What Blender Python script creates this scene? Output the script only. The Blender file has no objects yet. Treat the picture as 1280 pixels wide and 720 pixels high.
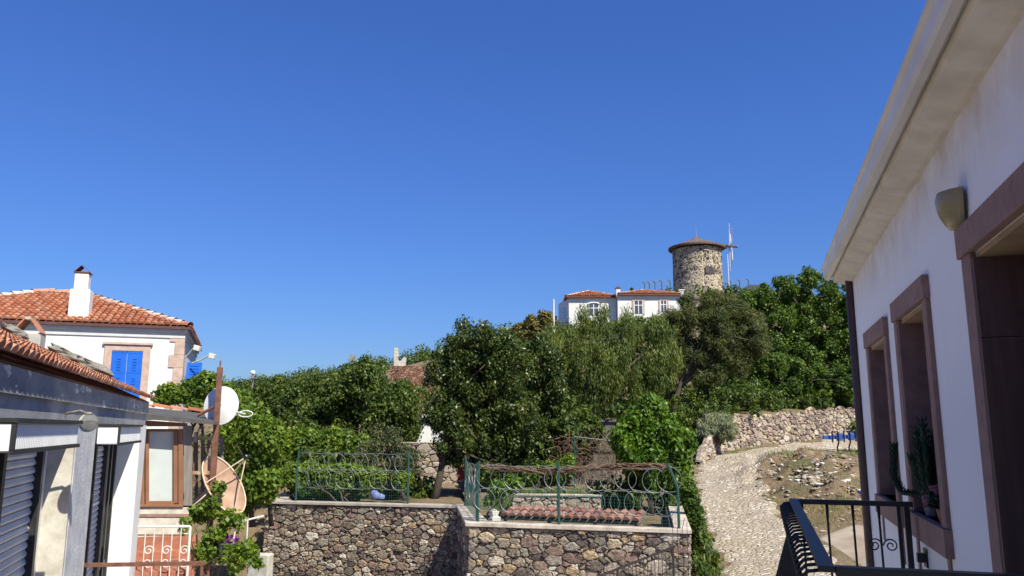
import bpy, bmesh, math, random
import numpy as np
from mathutils import Vector, Matrix
random.seed(7); RNG = np.random.default_rng(11)
sc = bpy.context.scene
COL = sc.collection
R = math.radians
# ------------------------------------------------------------------ camera, sky, sun, exposure
FPX, PITCH = 986.0, R(10.07)
cam_d = bpy.data.cameras.new('camera'); cam = bpy.data.objects.new('camera', cam_d); COL.objects.link(cam)
cam_d.sensor_width = 36; cam_d.lens = 36*FPX/1280; cam_d.clip_start = .05; cam_d.clip_end = 5000
cam.location = (0, 0, 0); cam.rotation_euler = (R(90)+PITCH, 0, 0); sc.camera = cam
SUN_EL = R(50); SUN_AZ = math.atan2(.616, -.788)          # azimuth from +Y towards +X
SUN_DIR = Vector((math.cos(SUN_EL)*math.sin(SUN_AZ), math.cos(SUN_EL)*math.cos(SUN_AZ), math.sin(SUN_EL)))
w = bpy.data.worlds.new('World'); sc.world = w; w.use_nodes = True
nt = w.node_tree; bg = nt.nodes['Background']
sky = nt.nodes.new('ShaderNodeTexSky'); sky.sky_type = 'NISHITA'; sky.sun_disc = False
sky.sun_elevation = SUN_EL; sky.sun_rotation = SUN_AZ; sky.altitude = 0
sky.air_density = 1.6; sky.dust_density = 0; sky.ozone_density = 6.0
bg.inputs[1].default_value = .08
tn = nt.nodes.new('ShaderNodeMix'); tn.data_type = 'RGBA'; tn.blend_type = 'MULTIPLY'; tn.inputs[0].default_value = 1; tn.inputs[7].default_value = (.325, .50, .97, 1)   # the camera's colour balance of the clear sky
nt.links.new(sky.outputs[0], tn.inputs[6]); nt.links.new(tn.outputs[2], bg.inputs[0])
sl = bpy.data.lights.new('sun', 'SUN'); sl.energy = 4.7; sl.angle = R(.5); sl.color = (1, .955, .80)
so = bpy.data.objects.new('sun', sl); COL.objects.link(so); so.rotation_euler = SUN_DIR.to_track_quat('Z', 'Y').to_euler()
sc.view_settings.view_transform = 'Standard'; sc.view_settings.look = 'None'
sc.view_settings.exposure = .72; sc.view_settings.gamma = 1; sc.view_settings.use_curve_mapping = False
sc.cycles.max_bounces = 6; sc.cycles.transparent_max_bounces = 8

# ------------------------------------------------------------------ pixel helpers (used once, to turn photo measurements into metres)
def ray(px, py):
    xc = (px-640)/FPX; yc = (360-py)/FPX
    return Vector((xc, math.cos(PITCH)-yc*math.sin(PITCH), math.sin(PITCH)+yc*math.cos(PITCH)))
def at(px, py, Y):
    r = ray(px, py); return r*(Y/r.y)
def on_plane(px, py, P, n):
    r = ray(px, py); return r*(P.dot(n)/r.dot(n))

# ------------------------------------------------------------------ mesh helpers
class MB:
    def __init__(s): s.v = []; s.f = []
    def add(s, vs, fs):
        o = len(s.v); s.v += [tuple(p) for p in vs]; s.f += [tuple(o+i for i in f) for f in fs]; return s
    def obox(s, o, a, b, c):
        o, a, b, c = Vector(o), Vector(a), Vector(b), Vector(c)
        if a.cross(b).dot(c) < 0: a, b = b, a
        vs = [o, o+a, o+a+b, o+b, o+c, o+a+c, o+a+b+c, o+b+c]
        return s.add(vs, [(3,2,1,0), (4,5,6,7), (0,1,5,4), (1,2,6,5), (2,3,7,6), (3,0,4,7)])
    def box(s, x0, x1, y0, y1, z0, z1):
        return s.obox((x0,y0,z0), (x1-x0,0,0), (0,y1-y0,0), (0,0,z1-z0))
    def tube(s, pts, r, n=8, cap=True, closed=False):
        pts = [Vector(p) for p in pts]; m = len(pts)
        rs = r if isinstance(r, (list, tuple)) else [r]*m
        t0 = (pts[1]-pts[0]).normalized()
        up = Vector((0,0,1)) if abs(t0.z) < .9 else Vector((1,0,0))
        x = t0.cross(up).normalized(); vs = []
        for i, p in enumerate(pts):
            if closed: t = (pts[(i+1) % m]-pts[i-1])
            elif i == 0: t = pts[1]-pts[0]
            elif i == m-1: t = pts[-1]-pts[-2]
            else: t = pts[i+1]-pts[i-1]
            t.normalize(); x = (x-t*x.dot(t)); x = x.normalized() if x.length > 1e-6 else t.orthogonal().normalized()
            y = t.cross(x)
            for k in range(n):
                a = 2*math.pi*k/n; vs.append(p+(x*math.cos(a)+y*math.sin(a))*rs[i])
        fs = []
        for i in range(m if closed else m-1):
            j = (i+1) % m
            for k in range(n): k2 = (k+1) % n; fs.append((i*n+k, i*n+k2, j*n+k2, j*n+k))
        if cap and not closed: fs += [tuple(range(n-1,-1,-1)), tuple((m-1)*n+k for k in range(n))]
        return s.add(vs, fs)
    def lathe(s, P, prof, n=20, a0=0, a1=2*math.pi, ax=(0,0,1), e1=None):
        ax = Vector(ax).normalized(); e1 = Vector(e1).normalized() if e1 else ax.orthogonal().normalized(); e2 = ax.cross(e1); P = Vector(P)
        full = abs(a1-a0-2*math.pi) < 1e-6; k_n = n if full else n+1; vs = []
        for r, z in prof:
            for k in range(k_n):
                a = a0+(a1-a0)*k/n; vs.append(P+ax*z+(e1*math.cos(a)+e2*math.sin(a))*r)
        fs = []
        for i in range(len(prof)-1):
            for k in range(n):
                k2 = (k+1) % k_n; fs.append((i*k_n+k, i*k_n+k2, (i+1)*k_n+k2, (i+1)*k_n+k))
        return s.add(vs, fs)
    def prism(s, poly, d):
        poly = [Vector(p) for p in poly]; d = Vector(d); n = len(poly)
        vs = poly+[p+d for p in poly]
        return s.add(vs, [tuple(range(n-1,-1,-1)), tuple(range(n, 2*n))]+[(i, (i+1) % n, n+(i+1) % n, n+i) for i in range(n)])
    def rock(s, P, r, flat=.7):
        P = Vector(P); rows = []; vs = []; n = 6
        vs.append(P+Vector((0,0,r*flat*random.uniform(.8,1.1))))
        for k in range(n):
            a = 2*math.pi*(k+random.uniform(-.3,.3))/n; q = r*random.uniform(.75,1.25); vs.append(P+Vector((q*math.cos(a), q*math.sin(a), r*flat*random.uniform(.1,.6))))
        for k in range(n):
            a = 2*math.pi*(k+.5)/n; q = r*random.uniform(.7,1.1); vs.append(P+Vector((q*math.cos(a), q*math.sin(a), -r*flat*.6)))
        fs = [(0, 1+k, 1+(k+1) % n) for k in range(n)]
        for k in range(n): fs += [(1+k, n+1+k, 1+(k+1) % n), (1+(k+1) % n, n+1+k, n+1+(k+1) % n)]
        return s.add(vs, fs)
    def build(s, name, mat, parent=None, loc=None, smooth=False, bevel=0):
        base = Vector(loc) if loc is not None else (Vector(parent['_base']) if parent is not None else Vector((0,0,0)))
        me = bpy.data.meshes.new(name)
        me.from_pydata([(p[0]-base.x, p[1]-base.y, p[2]-base.z) for p in s.v], [], s.f); me.update()
        if mat: me.materials.append(mat)
        if smooth: me.polygons.foreach_set('use_smooth', [True]*len(me.polygons))
        o = bpy.data.objects.new(name, me); COL.objects.link(o)
        BASES[o.name] = base
        if parent is not None:
            o.parent = parent
        else: o.location = base
        o['_base'] = list(base)
        if bevel:
            b = o.modifiers.new('bevel', 'BEVEL'); b.width = bevel; b.segments = 2; b.limit_method = 'ANGLE'
        return o
BASES = {}
def thing(name, label, cat, loc, group=None):
    o = bpy.data.objects.new(name, None); COL.objects.link(o); o.location = loc; o.empty_display_size = .2
    o['_base'] = list(loc); return tag(o, label, cat, group)
def tag(o, label, cat, group=None):
    o['label'] = label; o['category'] = cat; o['kind'] = 'thing'
    if group: o['group'] = group
    return o
def raw_mesh(name, V, Fq, mat, parent=None, loc=(0,0,0)):
    """large quad mesh from numpy arrays"""
    base = np.array(parent['_base'] if parent is not None else loc, float)
    me = bpy.data.meshes.new(name); n, m = len(V), len(Fq); k = Fq.shape[1]
    me.vertices.add(n); me.vertices.foreach_set('co', (V-base).astype(np.float32).ravel())
    me.loops.add(m*k); me.loops.foreach_set('vertex_index', Fq.astype(np.int32).ravel())
    me.polygons.add(m); me.polygons.foreach_set('loop_start', np.arange(0, m*k, k, dtype=np.int32)); me.polygons.foreach_set('loop_total', np.full(m, k, np.int32))
    me.update(calc_edges=True); me.validate()
    me.materials.append(mat)
    o = bpy.data.objects.new(name, me); COL.objects.link(o)
    if parent is not None: o.parent = parent
    else: o.location = tuple(base)
    o['_base'] = list(base)
    return o

# ------------------------------------------------------------------ materials
def new_mat(name):
    m = bpy.data.materials.new(name); m.use_nodes = True; t = m.node_tree; p = t.nodes['Principled BSDF']; return m, t, p
def ramp(t, stops, fac, interp='LINEAR'):
    r = t.nodes.new('ShaderNodeValToRGB'); e = r.color_ramp; e.interpolation = interp
    while len(e.elements) < len(stops): e.elements.new(.5)
    for el, (p, c) in zip(e.elements, stops): el.position = p; el.color = (*c, 1)
    t.links.new(fac, r.inputs[0]); return r.outputs[0]
def coords(t): return t.nodes.new('ShaderNodeTexCoord').outputs['Object']
def noise(t, scale, detail=4, rough=.55, vec=None, stretch=None):
    n = t.nodes.new('ShaderNodeTexNoise'); n.inputs['Scale'].default_value = scale; n.inputs['Detail'].default_value = detail; n.inputs['Roughness'].default_value = rough
    v = vec or coords(t)
    if stretch:
        mp = t.nodes.new('ShaderNodeMapping'); mp.inputs['Scale'].default_value = stretch; t.links.new(v, mp.inputs[0]); v = mp.outputs[0]
    t.links.new(v, n.inputs['Vector']); return n.outputs[0]
def mix(t, fac, a, b, mode='MIX'):
    n = t.nodes.new('ShaderNodeMix'); n.data_type = 'RGBA'; n.blend_type = mode
    for s, v in ((0, fac), (6, a), (7, b)):
        if isinstance(v, (int, float)): n.inputs[s].default_value = v
        elif isinstance(v, tuple): n.inputs[s].default_value = (*v, 1)
        else: t.links.new(v, n.inputs[s])
    return n.outputs[2]
def bump(t, p, h, strength=.3, dist=.02, prev=None):
    b = t.nodes.new('ShaderNodeBump'); b.inputs['Strength'].default_value = strength; b.inputs['Distance'].default_value = dist
    t.links.new(h, b.inputs['Height'])
    if prev: t.links.new(prev, b.inputs['Normal'])
    t.links.new(b.outputs[0], p.inputs['Normal']); return b.outputs[0]
def rough(p, v): p.inputs['Roughness'].default_value = v
def mottled(name, c1, c2, scale=6, r=.85, bs=.25, bd=.01, fine=60, metal=0, stretch=None, lo=.35, hi=.65, spec=.5):
    m, t, p = new_mat(name)
    n1 = noise(t, scale, 6, .6, stretch=stretch); c = ramp(t, [(lo, c1), (hi, c2)], n1)
    t.links.new(c, p.inputs['Base Color']); rough(p, r); p.inputs['Metallic'].default_value = metal; p.inputs['Specular IOR Level'].default_value = spec
    if bs: bump(t, p, noise(t, fine, 4, .6, stretch=stretch), bs, bd)
    return m
def island_mat(name, cols, r=.9, ns=12, nstr=.35, bs=.4, bd=.02, fine=25, spec=.3):
    """each stone or tile (mesh island) takes its own colour from a palette"""
    m, t, p = new_mat(name)
    g = t.nodes.new('ShaderNodeNewGeometry'); k = len(cols)
    c = ramp(t, [(i/k, col) for i, col in enumerate(cols)], g.outputs['Random Per Island'], 'CONSTANT')
    n1 = noise(t, ns, 6, .65)
    v = ramp(t, [(.3, (1-nstr,)*3), (.7, (1+nstr*.4,)*3)], n1)
    c = mix(t, 1.0, c, v, 'MULTIPLY'); t.links.new(c, p.inputs['Base Color']); rough(p, r); p.inputs['Specular IOR Level'].default_value = spec
    bump(t, p, noise(t, fine, 5, .65), bs, bd)
    return m
def leaf_mat(name, c1, c2, c3, trans=.3, r=.45, ns=.8):
    m, t, p = new_mat(name)
    g = t.nodes.new('ShaderNodeNewGeometry')
    c = ramp(t, [(0, c1), (.55, c2), (1, c3)], g.outputs['Random Per Island'])
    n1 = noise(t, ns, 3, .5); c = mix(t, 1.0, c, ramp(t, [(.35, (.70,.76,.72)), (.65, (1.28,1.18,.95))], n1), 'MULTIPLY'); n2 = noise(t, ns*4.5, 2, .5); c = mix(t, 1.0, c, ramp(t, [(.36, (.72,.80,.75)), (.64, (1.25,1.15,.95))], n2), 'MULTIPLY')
    t.links.new(c, p.inputs['Base Color']); rough(p, r); p.inputs['Specular IOR Level'].default_value = .35
    tr = t.nodes.new('ShaderNodeBsdfTranslucent'); ct = mix(t, 1.0, c, (1.5, 1.6, .7), 'MULTIPLY'); t.links.new(ct, tr.inputs[0])
    ms = t.nodes.new('ShaderNodeMixShader'); ms.inputs[0].default_value = trans
    t.links.new(p.outputs[0], ms.inputs[1]); t.links.new(tr.outputs[0], ms.inputs[2])
    t.links.new(ms.outputs[0], t.nodes['Material Output'].inputs[0]); return m

M = {}
def peel_mat():
    m, t, p = new_mat('peeling_grey_paint'); v = coords(t)
    c = ramp(t, [(.35, (.17,.175,.185)), (.65, (.30,.30,.30))], noise(t, 3, 6, .65, stretch=(1,1,2)))
    pk = ramp(t, [(.60, (0,0,0)), (.615, (1,1,1))], noise(t, 2.6, 7, .62, stretch=(1.2,1.2,3))); c = mix(t, pk, c, (.62,.60,.55))
    t.links.new(c, p.inputs['Base Color']); rough(p, .85); bump(t, p, noise(t, 40, 5, .6), .25, .01); return m
M['peel'] = peel_mat()
def wall_white():
    m, t, p = new_mat('white_plaster_stained'); v = coords(t)
    sx = t.nodes.new('ShaderNodeSeparateXYZ'); t.links.new(v, sx.inputs[0])
    mr = t.nodes.new('ShaderNodeMapRange'); mr.inputs[1].default_value = 4.40; mr.inputs[2].default_value = 4.90; t.links.new(sx.outputs[2], mr.inputs[0])
    n = noise(t, 2.6, 6, .7, stretch=(1, 1, .7)); st = t.nodes.new('ShaderNodeMath'); st.operation = 'MULTIPLY'
    n_r = ramp(t, [(.3, (0,0,0)), (.75, (1,1,1))], n); t.links.new(mr.outputs[0], st.inputs[0]); t.links.new(n_r, st.inputs[1])
    b = ramp(t, [(.3, (.82,.81,.78)), (.7, (.86,.855,.83))], noise(t, 1.1, 4, .6, stretch=(1,1,.7)))
    c = mix(t, st.outputs[0], b, (.46,.34,.19)); t.links.new(c, p.inputs['Base Color']); rough(p, .92)
    dr = ramp(t, [(.55, (1,1,1)), (.75, (.955,.94,.91))], noise(t, 7, 5, .7, stretch=(1,1,.12))); c2 = mix(t, 1.0, c, dr, 'MULTIPLY'); sk = ramp(t, [(.66, (1,1,1)), (.75, (.80,.76,.70))], noise(t, 38, 3, .6)); c2 = mix(t, .5, c2, mix(t, 1.0, c2, sk, 'MULTIPLY')); t.links.new(c2, p.inputs['Base Color'])
    b1 = bump(t, p, noise(t, 90, 5, .7), .18, .006); bump(t, p, noise(t, 4, 4, .6), .25, .03, b1); return m
M['white_wall'] = wall_white()
M['white'] = mottled('white_limewash', (.64,.63,.60), (.74,.74,.73), 1.3, .9, .1, .01, 40)
M['cream'] = mottled('cream_cornice', (.58,.52,.40), (.72,.66,.53), 5, .85, .15, .005, 50, stretch=(1,1,.5))
M['gutter'] = mottled('gutter_beige', (.62,.57,.47), (.72,.68,.58), 2, .45, .04, .003, 30)
M['brownstone'] = mottled('brown_trachyte', (.23,.135,.108), (.31,.19,.15), 9, .9, .3, .008, 80)
M['brownwood'] = mottled('brown_door', (.085,.046,.038), (.125,.068,.055), 4, .6, .2, .005, 40, stretch=(8,8,.6))
M['lintelwood'] = mottled('lintel_board', (.30,.19,.10), (.40,.27,.15), 4, .8, .2, .005, 40)
M['downpipe'] = mottled('brown_downpipe', (.075,.04,.034), (.10,.055,.045), 3, .5, .05)
M['iron'] = mottled('black_iron', (.008,.008,.009), (.016,.016,.018), 14, .42, .1, .003, 90)
M['darkiron'] = mottled('brown_black_iron', (.02,.016,.015), (.04,.03,.028), 14, .5, .1, .003, 90)
M['amber'] = mottled('smoked_lamp_glass', (.30,.24,.10), (.40,.33,.16), 5, .25, .03)
M['lampplate'] = mottled('lamp_plate', (.55,.54,.44), (.64,.63,.52), 5, .5, .03)
M['cactus'] = island_mat('cactus_green', [(.018,.045,.022), (.03,.06,.03), (.022,.05,.02)], .6, 20, .3, .2)
M['potgrey'] = mottled('grey_plastic_pot', (.12,.13,.15), (.16,.17,.19), 6, .5, .05)
M['terracotta'] = mottled('terracotta', (.30,.12,.06), (.40,.17,.09), 8, .85, .1)
M['pink'] = island_mat('pink_flower', [(.45,.17,.18), (.55,.25,.25), (.38,.13,.16)], .7, 20, .2, 0.05)
M['purple'] = island_mat('purple_flower', [(.22,.03,.25), (.30,.05,.32), (.16,.02,.2)], .7, 20, .2, .05)
M['greyfascia'] = mottled('grey_fascia', (.22,.225,.235), (.34,.34,.345), 3, .85, .25, .01, 40, stretch=(1,1,2))
M['render'] = mottled('grey_render', (.40,.41,.43), (.58,.58,.57), 5, .9, .5, .02, 30)
M['renderlit'] = mottled('sunlit_cream_render', (.40,.365,.30), (.60,.565,.50), 5, .9, .3, .01, 30)  # cream render; on the pier side, sunlight put into its colour
M['sheet'] = mottled('white_sheet_metal', (.66,.66,.66), (.74,.74,.74), 3, .4, .03)
M['slat'] = mottled('grey_shutter_slat', (.44,.45,.47), (.54,.55,.56), 3, .4, .03)
M['blackframe'] = mottled('black_frame', (.014,.014,.015), (.03,.03,.03), 6, .5, .05)
M['blueshutter'] = mottled('blue_shutter_paint', (.004,.105,.52), (.006,.13,.60), 4, .5, .08, .004, 60)
M['pinkstone'] = mottled('pink_sandstone', (.42,.29,.23), (.54,.40,.33), 5, .9, .25, .01, 50)
M['mauvegutter'] = mottled('maroon_gutter', (.085,.035,.032), (.12,.05,.045), 4, .5, .05)
M['tile'] = island_mat('orange_roof_tile', [(.38,.135,.065), (.45,.175,.09), (.32,.11,.06), (.49,.215,.12), (.42,.155,.08), (.40,.19,.12)], .85, 9, .35, .2)
M['tileold'] = island_mat('weathered_roof_tile', [(.36,.15,.085), (.42,.19,.11), (.30,.12,.07), (.44,.24,.16), (.34,.13,.07)], .9, 9, .5, .3)
M['tilered'] = island_mat('dull_red_roof_tile', [(.27,.115,.08), (.32,.145,.105), (.23,.09,.068), (.35,.175,.135)], .85, 9, .35, .2)
M['pan'] = mottled('dark_tile_channel', (.14,.045,.025), (.2,.07,.04), 5, .9)
M['mortarcap'] = island_mat('mortar_capped_tile', [(.50,.28,.19), (.58,.42,.34), (.46,.2,.12), (.62,.52,.45)], .9, 9, .4, .3)
M['concrete'] = mottled('weathered_concrete', (.38,.36,.32), (.52,.50,.45), 5, .9, .35, .012, 40)
M['roofstone'] = mottled('lichen_stone', (.13,.12,.10), (.27,.25,.21), 6, .95, .5, .02, 30)
M['coping'] = mottled('pale_coping_slab', (.34,.28,.22), (.58,.51,.43), 3, .85, .2, .008, 50)
M['copinggrey'] = mottled('grey_coping_slab', (.30,.26,.22), (.42,.37,.32), 4, .9, .3, .01, 40)
M['mortar'] = mottled('mortar', (.07,.056,.044), (.33,.275,.215), 5, .95, .5, .02, 40)
M['rubble'] = island_mat('rubble_stone', [(.26,.205,.155), (.33,.265,.20), (.21,.16,.13), (.46,.37,.26), (.125,.10,.088), (.28,.20,.155), (.41,.30,.185), (.31,.265,.215), (.58,.52,.44), (.29,.195,.16), (.23,.195,.165), (.38,.31,.245), (.155,.122,.105), (.32,.28,.225), (.50,.43,.35), (.24,.17,.14), (.36,.285,.22)], .95, 13, .75, .8, .035, 26)
M['rubblepale'] = island_mat('pale_rubble_stone', [(.40,.32,.25), (.48,.40,.32), (.31,.225,.185), (.48,.39,.26), (.22,.175,.155), (.43,.34,.28), (.36,.28,.21), (.54,.48,.41), (.28,.23,.19), (.44,.37,.30), (.35,.27,.23)], .95, 7, .4, .5, .04, 16)
M['millstone'] = island_mat('mill_stone', [(.50,.43,.31), (.07,.06,.055), (.44,.37,.26), (.56,.49,.36), (.10,.085,.07), (.35,.29,.2), (.52,.45,.33), (.16,.13,.1), (.48,.42,.31)], .95, 5, .35, .4)
M['millmortar'] = mottled('mill_mortar', (.48,.41,.3), (.58,.50,.37), 3, .95, .4, .03, 10)
M['millroof'] = mottled('brown_mill_roof', (.085,.06,.05), (.165,.12,.098), 2.5, .9, .2, .02, 10)
M['shutterbrown'] = mottled('brown_shutter', (.07,.045,.035), (.11,.07,.055), 4, .7, .05)
M['glass'] = mottled('window_glass', (.05,.06,.07), (.08,.09,.10), 1, .08, 0, spec=.8)
M['milkglass'] = mottled('curtained_glass', (.46,.51,.50), (.54,.58,.57), 1.5, .15, 0)
M['brownpvc'] = mottled('brown_window_frame', (.20,.09,.045), (.27,.13,.07), 3, .5, .05)
M['greyboard'] = mottled('grey_weathered_board', (.15,.13,.115), (.25,.225,.2), 3, .9, .3, .01, 30, stretch=(6,6,.5))
M['darkroofing'] = mottled('bitumen_roofing', (.05,.048,.045), (.095,.09,.085), 4, .9, .3, .01, 30)
M['rust'] = mottled('rusty_steel', (.13,.055,.035), (.22,.10,.065), 10, .85, .4, .006, 60)
M['rustlight'] = mottled('rusty_cream_paint', (.26,.12,.06), (.55,.42,.29), 9, .85, .3, .006, 50)
M['dishwhite'] = mottled('white_dish_paint', (.60,.60,.59), (.70,.70,.69), 4, .6, .05)
M['dishtan'] = mottled('rust_stained_dish', (.30,.17,.11), (.42,.27,.19), 5, .75, .1)
M['dishcream'] = mottled('cream_dish_rim', (.55,.42,.29), (.65,.53,.39), 8, .75, .1)
M['whiterail'] = mottled('white_rail_paint', (.58,.56,.52), (.68,.67,.64), 6, .6, .1)
M['brick'] = mottled('red_brick_step', (.28,.10,.06), (.38,.16,.10), 9, .9, .3, .01, 40)
M['greenpost'] = mottled('green_post_paint', (.012,.055,.046), (.024,.08,.066), 5, .5, .08)
M['greenmesh'] = mottled('green_mesh_wire', (.012,.055,.045), (.02,.075,.06), 5, .6, 0)
M['razor'] = mottled('galvanised_razor_wire', (.15,.175,.17), (.25,.27,.265), 8, .5, 0, metal=.3)
M['drystem'] = island_mat('dry_vine_stem', [(.16,.10,.065), (.22,.15,.10), (.12,.075,.05)], .95, 9, .3, .3)
M['bark'] = mottled('bark', (.045,.034,.027), (.10,.078,.06), 6, .95, .6, .02, 30, stretch=(3,3,.6))
M['blue'] = mottled('blue_machine_paint', (.015,.06,.30), (.03,.10,.40), 8, .55, .1)
M['tarpblue'] = mottled('blue_cloth', (.10,.14,.34), (.2,.25,.45), 8, .8, .2)
M['redcloth'] = mottled('red_cloth', (.45,.06,.04), (.55,.1,.06), 8, .8, .1)
M['wood'] = mottled('old_grey_planks', (.085,.072,.06), (.17,.145,.12), 3, .95, .4, .01, 25, stretch=(5,5,.7))
M['brickwall'] = island_mat('old_brick', [(.27,.13,.085), (.33,.17,.11), (.22,.105,.07), (.38,.23,.16)], .95, 9, .4, .4)
M['cable'] = mottled('black_cable', (.012,.012,.012), (.02,.02,.02), 5, .7, 0)
M['polegrey'] = mottled('grey_pole', (.22,.21,.19), (.30,.29,.27), 4, .8, .1)
M['trim'] = mottled('grey_eave_moulding', (.50,.50,.50), (.58,.58,.57), 3, .85, .05)
M['darkslate'] = mottled('dark_slate_roof', (.05,.055,.065), (.075,.08,.09), 5, .8, .2)
M['leaf_dark'] = leaf_mat('dark_glossy_leaf', (.030,.052,.013), (.060,.093,.023), (.125,.150,.048), .26, .38)
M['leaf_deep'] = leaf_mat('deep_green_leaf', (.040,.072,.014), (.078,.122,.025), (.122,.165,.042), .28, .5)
M['leaf_bright'] = leaf_mat('bright_green_leaf', (.052,.115,.012), (.095,.18,.02), (.15,.245,.04), .32, .45)
M['leaf_vine'] = leaf_mat('yellow_green_leaf', (.085,.15,.018), (.135,.21,.03), (.20,.27,.055), .36, .5)
M['leaf_pepper'] = leaf_mat('feathery_leaf', (.085,.125,.034), (.13,.178,.05), (.185,.23,.08), .35, .55)
M['leaf_pine'] = leaf_mat('pine_needle', (.055,.073,.026), (.088,.108,.038), (.125,.142,.055), .22, .6)
M['leaf_big'] = leaf_mat('mid_green_leaf', (.046,.09,.016), (.084,.148,.026), (.128,.195,.044), .3, .48)
M['leaf_olive'] = leaf_mat('olive_grey_leaf', (.055,.07,.035), (.09,.108,.058), (.14,.155,.095), .2, .5)
M['leaf_silver'] = leaf_mat('silver_leaf', (.15,.18,.13), (.23,.26,.20), (.31,.34,.27), .2, .7)
M['leaf_yellow'] = leaf_mat('dry_yellow_leaf', (.11,.10,.035), (.16,.145,.05), (.2,.18,.07), .25, .7)
M['drygrass'] = leaf_mat('dry_grass_blade', (.26,.19,.10), (.36,.27,.15), (.2,.17,.08), .2, .8)
M['greengrass'] = leaf_mat('green_grass_blade', (.09,.16,.03), (.14,.22,.045), (.19,.24,.07), .3, .6)
M['scree'] = island_mat('white_rubble_rock', [(.50,.46,.39), (.36,.29,.22), (.60,.57,.51), (.27,.21,.155), (.42,.34,.26), (.33,.26,.2)], .95, 9, .3, .3)

def ground_mat():
    m, t, p = new_mat('dry_earth'); v = coords(t)
    n1 = noise(t, .5, 6, .65, v); n2 = noise(t, 4, 6, .7, v)
    c = ramp(t, [(.3, (.15,.105,.065)), (.55, (.25,.18,.115)), (.75, (.36,.275,.19))], n2)
    g = ramp(t, [(.48, (0,0,0)), (.62, (1,1,1))], n1); c = mix(t, g, c, (.13,.125,.055))
    t.links.new(c, p.inputs['Base Color']); rough(p, .97); p.inputs['Specular IOR Level'].default_value = .15
    b1 = bump(t, p, noise(t, 9, 8, .75, v), .8, .1); bump(t, p, noise(t, 2.2, 5, .7, v), .7, .25, b1); return m
M['earth'] = ground_mat()
def cobble_mat():
    m, t, p = new_mat('rubble_cobbles'); v = coords(t)
    mp = t.nodes.new('ShaderNodeMapping'); mp.inputs['Scale'].default_value = (4.6, 7.0, 4.0); mp.inputs['Rotation'].default_value = (0,0,R(15)); t.links.new(v, mp.inputs[0])
    nz = t.nodes.new('ShaderNodeTexNoise'); nz.inputs['Scale'].default_value = 2.5; t.links.new(mp.outputs[0], nz.inputs['Vector'])
    va = mix(t, .22, mp.outputs[0], nz.outputs[1], 'LINEAR_LIGHT')
    vo = t.nodes.new('ShaderNodeTexVoronoi'); vo.feature = 'F1'; vo.inputs['Scale'].default_value = 1; t.links.new(va, vo.inputs['Vector'])
    ve = t.nodes.new('ShaderNodeTexVoronoi'); ve.feature = 'DISTANCE_TO_EDGE'; ve.inputs['Scale'].default_value = 1; t.links.new(va, ve.inputs['Vector'])
    sp = t.nodes.new('ShaderNodeSeparateColor'); t.links.new(vo.outputs['Color'], sp.inputs[0])
    c = ramp(t, [(0, (.36,.30,.23)), (.3, (.48,.41,.32)), (.55, (.41,.335,.255)), (.8, (.55,.48,.385)), (1, (.64,.585,.49))], sp.outputs[0])
    e = ramp(t, [(.02, (0,0,0)), (.13, (1,1,1))], ve.outputs[0])
    dirt = ramp(t, [(.3, (.30,.24,.17)), (.7, (.43,.35,.25))], noise(t, 6, 5, .7, v))
    c = mix(t, e, dirt, c)
    big = ramp(t, [(.46, (0,0,0)), (.66, (1,1,1))], noise(t, .55, 5, .65, v)); bm = t.nodes.new('ShaderNodeMath'); bm.operation = 'MULTIPLY'; bm.inputs[1].default_value = .75
    t.links.new(big, bm.inputs[0]); c = mix(t, bm.outputs[0], c, dirt)
    t.links.new(c, p.inputs['Base Color']); rough(p, .93); p.inputs['Specular IOR Level'].default_value = .2
    h = t.nodes.new('ShaderNodeMath'); h.operation = 'MINIMUM'; h.inputs[1].default_value = .22; t.links.new(ve.outputs[0], h.inputs[0])
    b1 = bump(t, p, h.outputs[0], .9, .22); bump(t, p, noise(t, 22, 6, .7, v), .5, .03, b1); return m
M['cobble'] = cobble_mat()
M['pale_ground'] = mottled('pale_concrete_ground', (.24,.185,.13), (.38,.315,.24), .7, .95, .35, .02, 25)
M['scrub'] = mottled('scrub_hill', (.05,.065,.025), (.12,.11,.05), 1.2, .95, .6, .2, 3)

# ------------------------------------------------------------------ frames of the two street fronts
aR = R(17.1); uR = Vector((math.sin(aR), math.cos(aR), 0)); nR = Vector((-math.cos(aR), math.sin(aR), 0)); DR = 1.05
aL = R(-18.75); uL = Vector((math.sin(aL), math.cos(aL), 0)); nL = Vector((math.cos(aL), -math.sin(aL), 0)); DL = 1.8
Z = Vector((0,0,1))
def RP(s, d, z): return uR*s+nR*(d-DR)+Z*z
def LP(s, d, z): return uL*s+nL*(d-DL)+Z*z
class FrameBox:
    """box in a street-front frame: along s, out d, up z"""
    def __init__(s, fr, u, n): s.fr, s.u, s.n = fr, u, n
    def __call__(s, mb, s0, s1, d0, d1, z0, z1): return mb.obox(s.fr(s0, d0, z0), s.u*(s1-s0), s.n*(d1-d0), Z*(z1-z0))
rb = FrameBox(RP, uR, nR); lb = FrameBox(LP, uL, nL)

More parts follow.
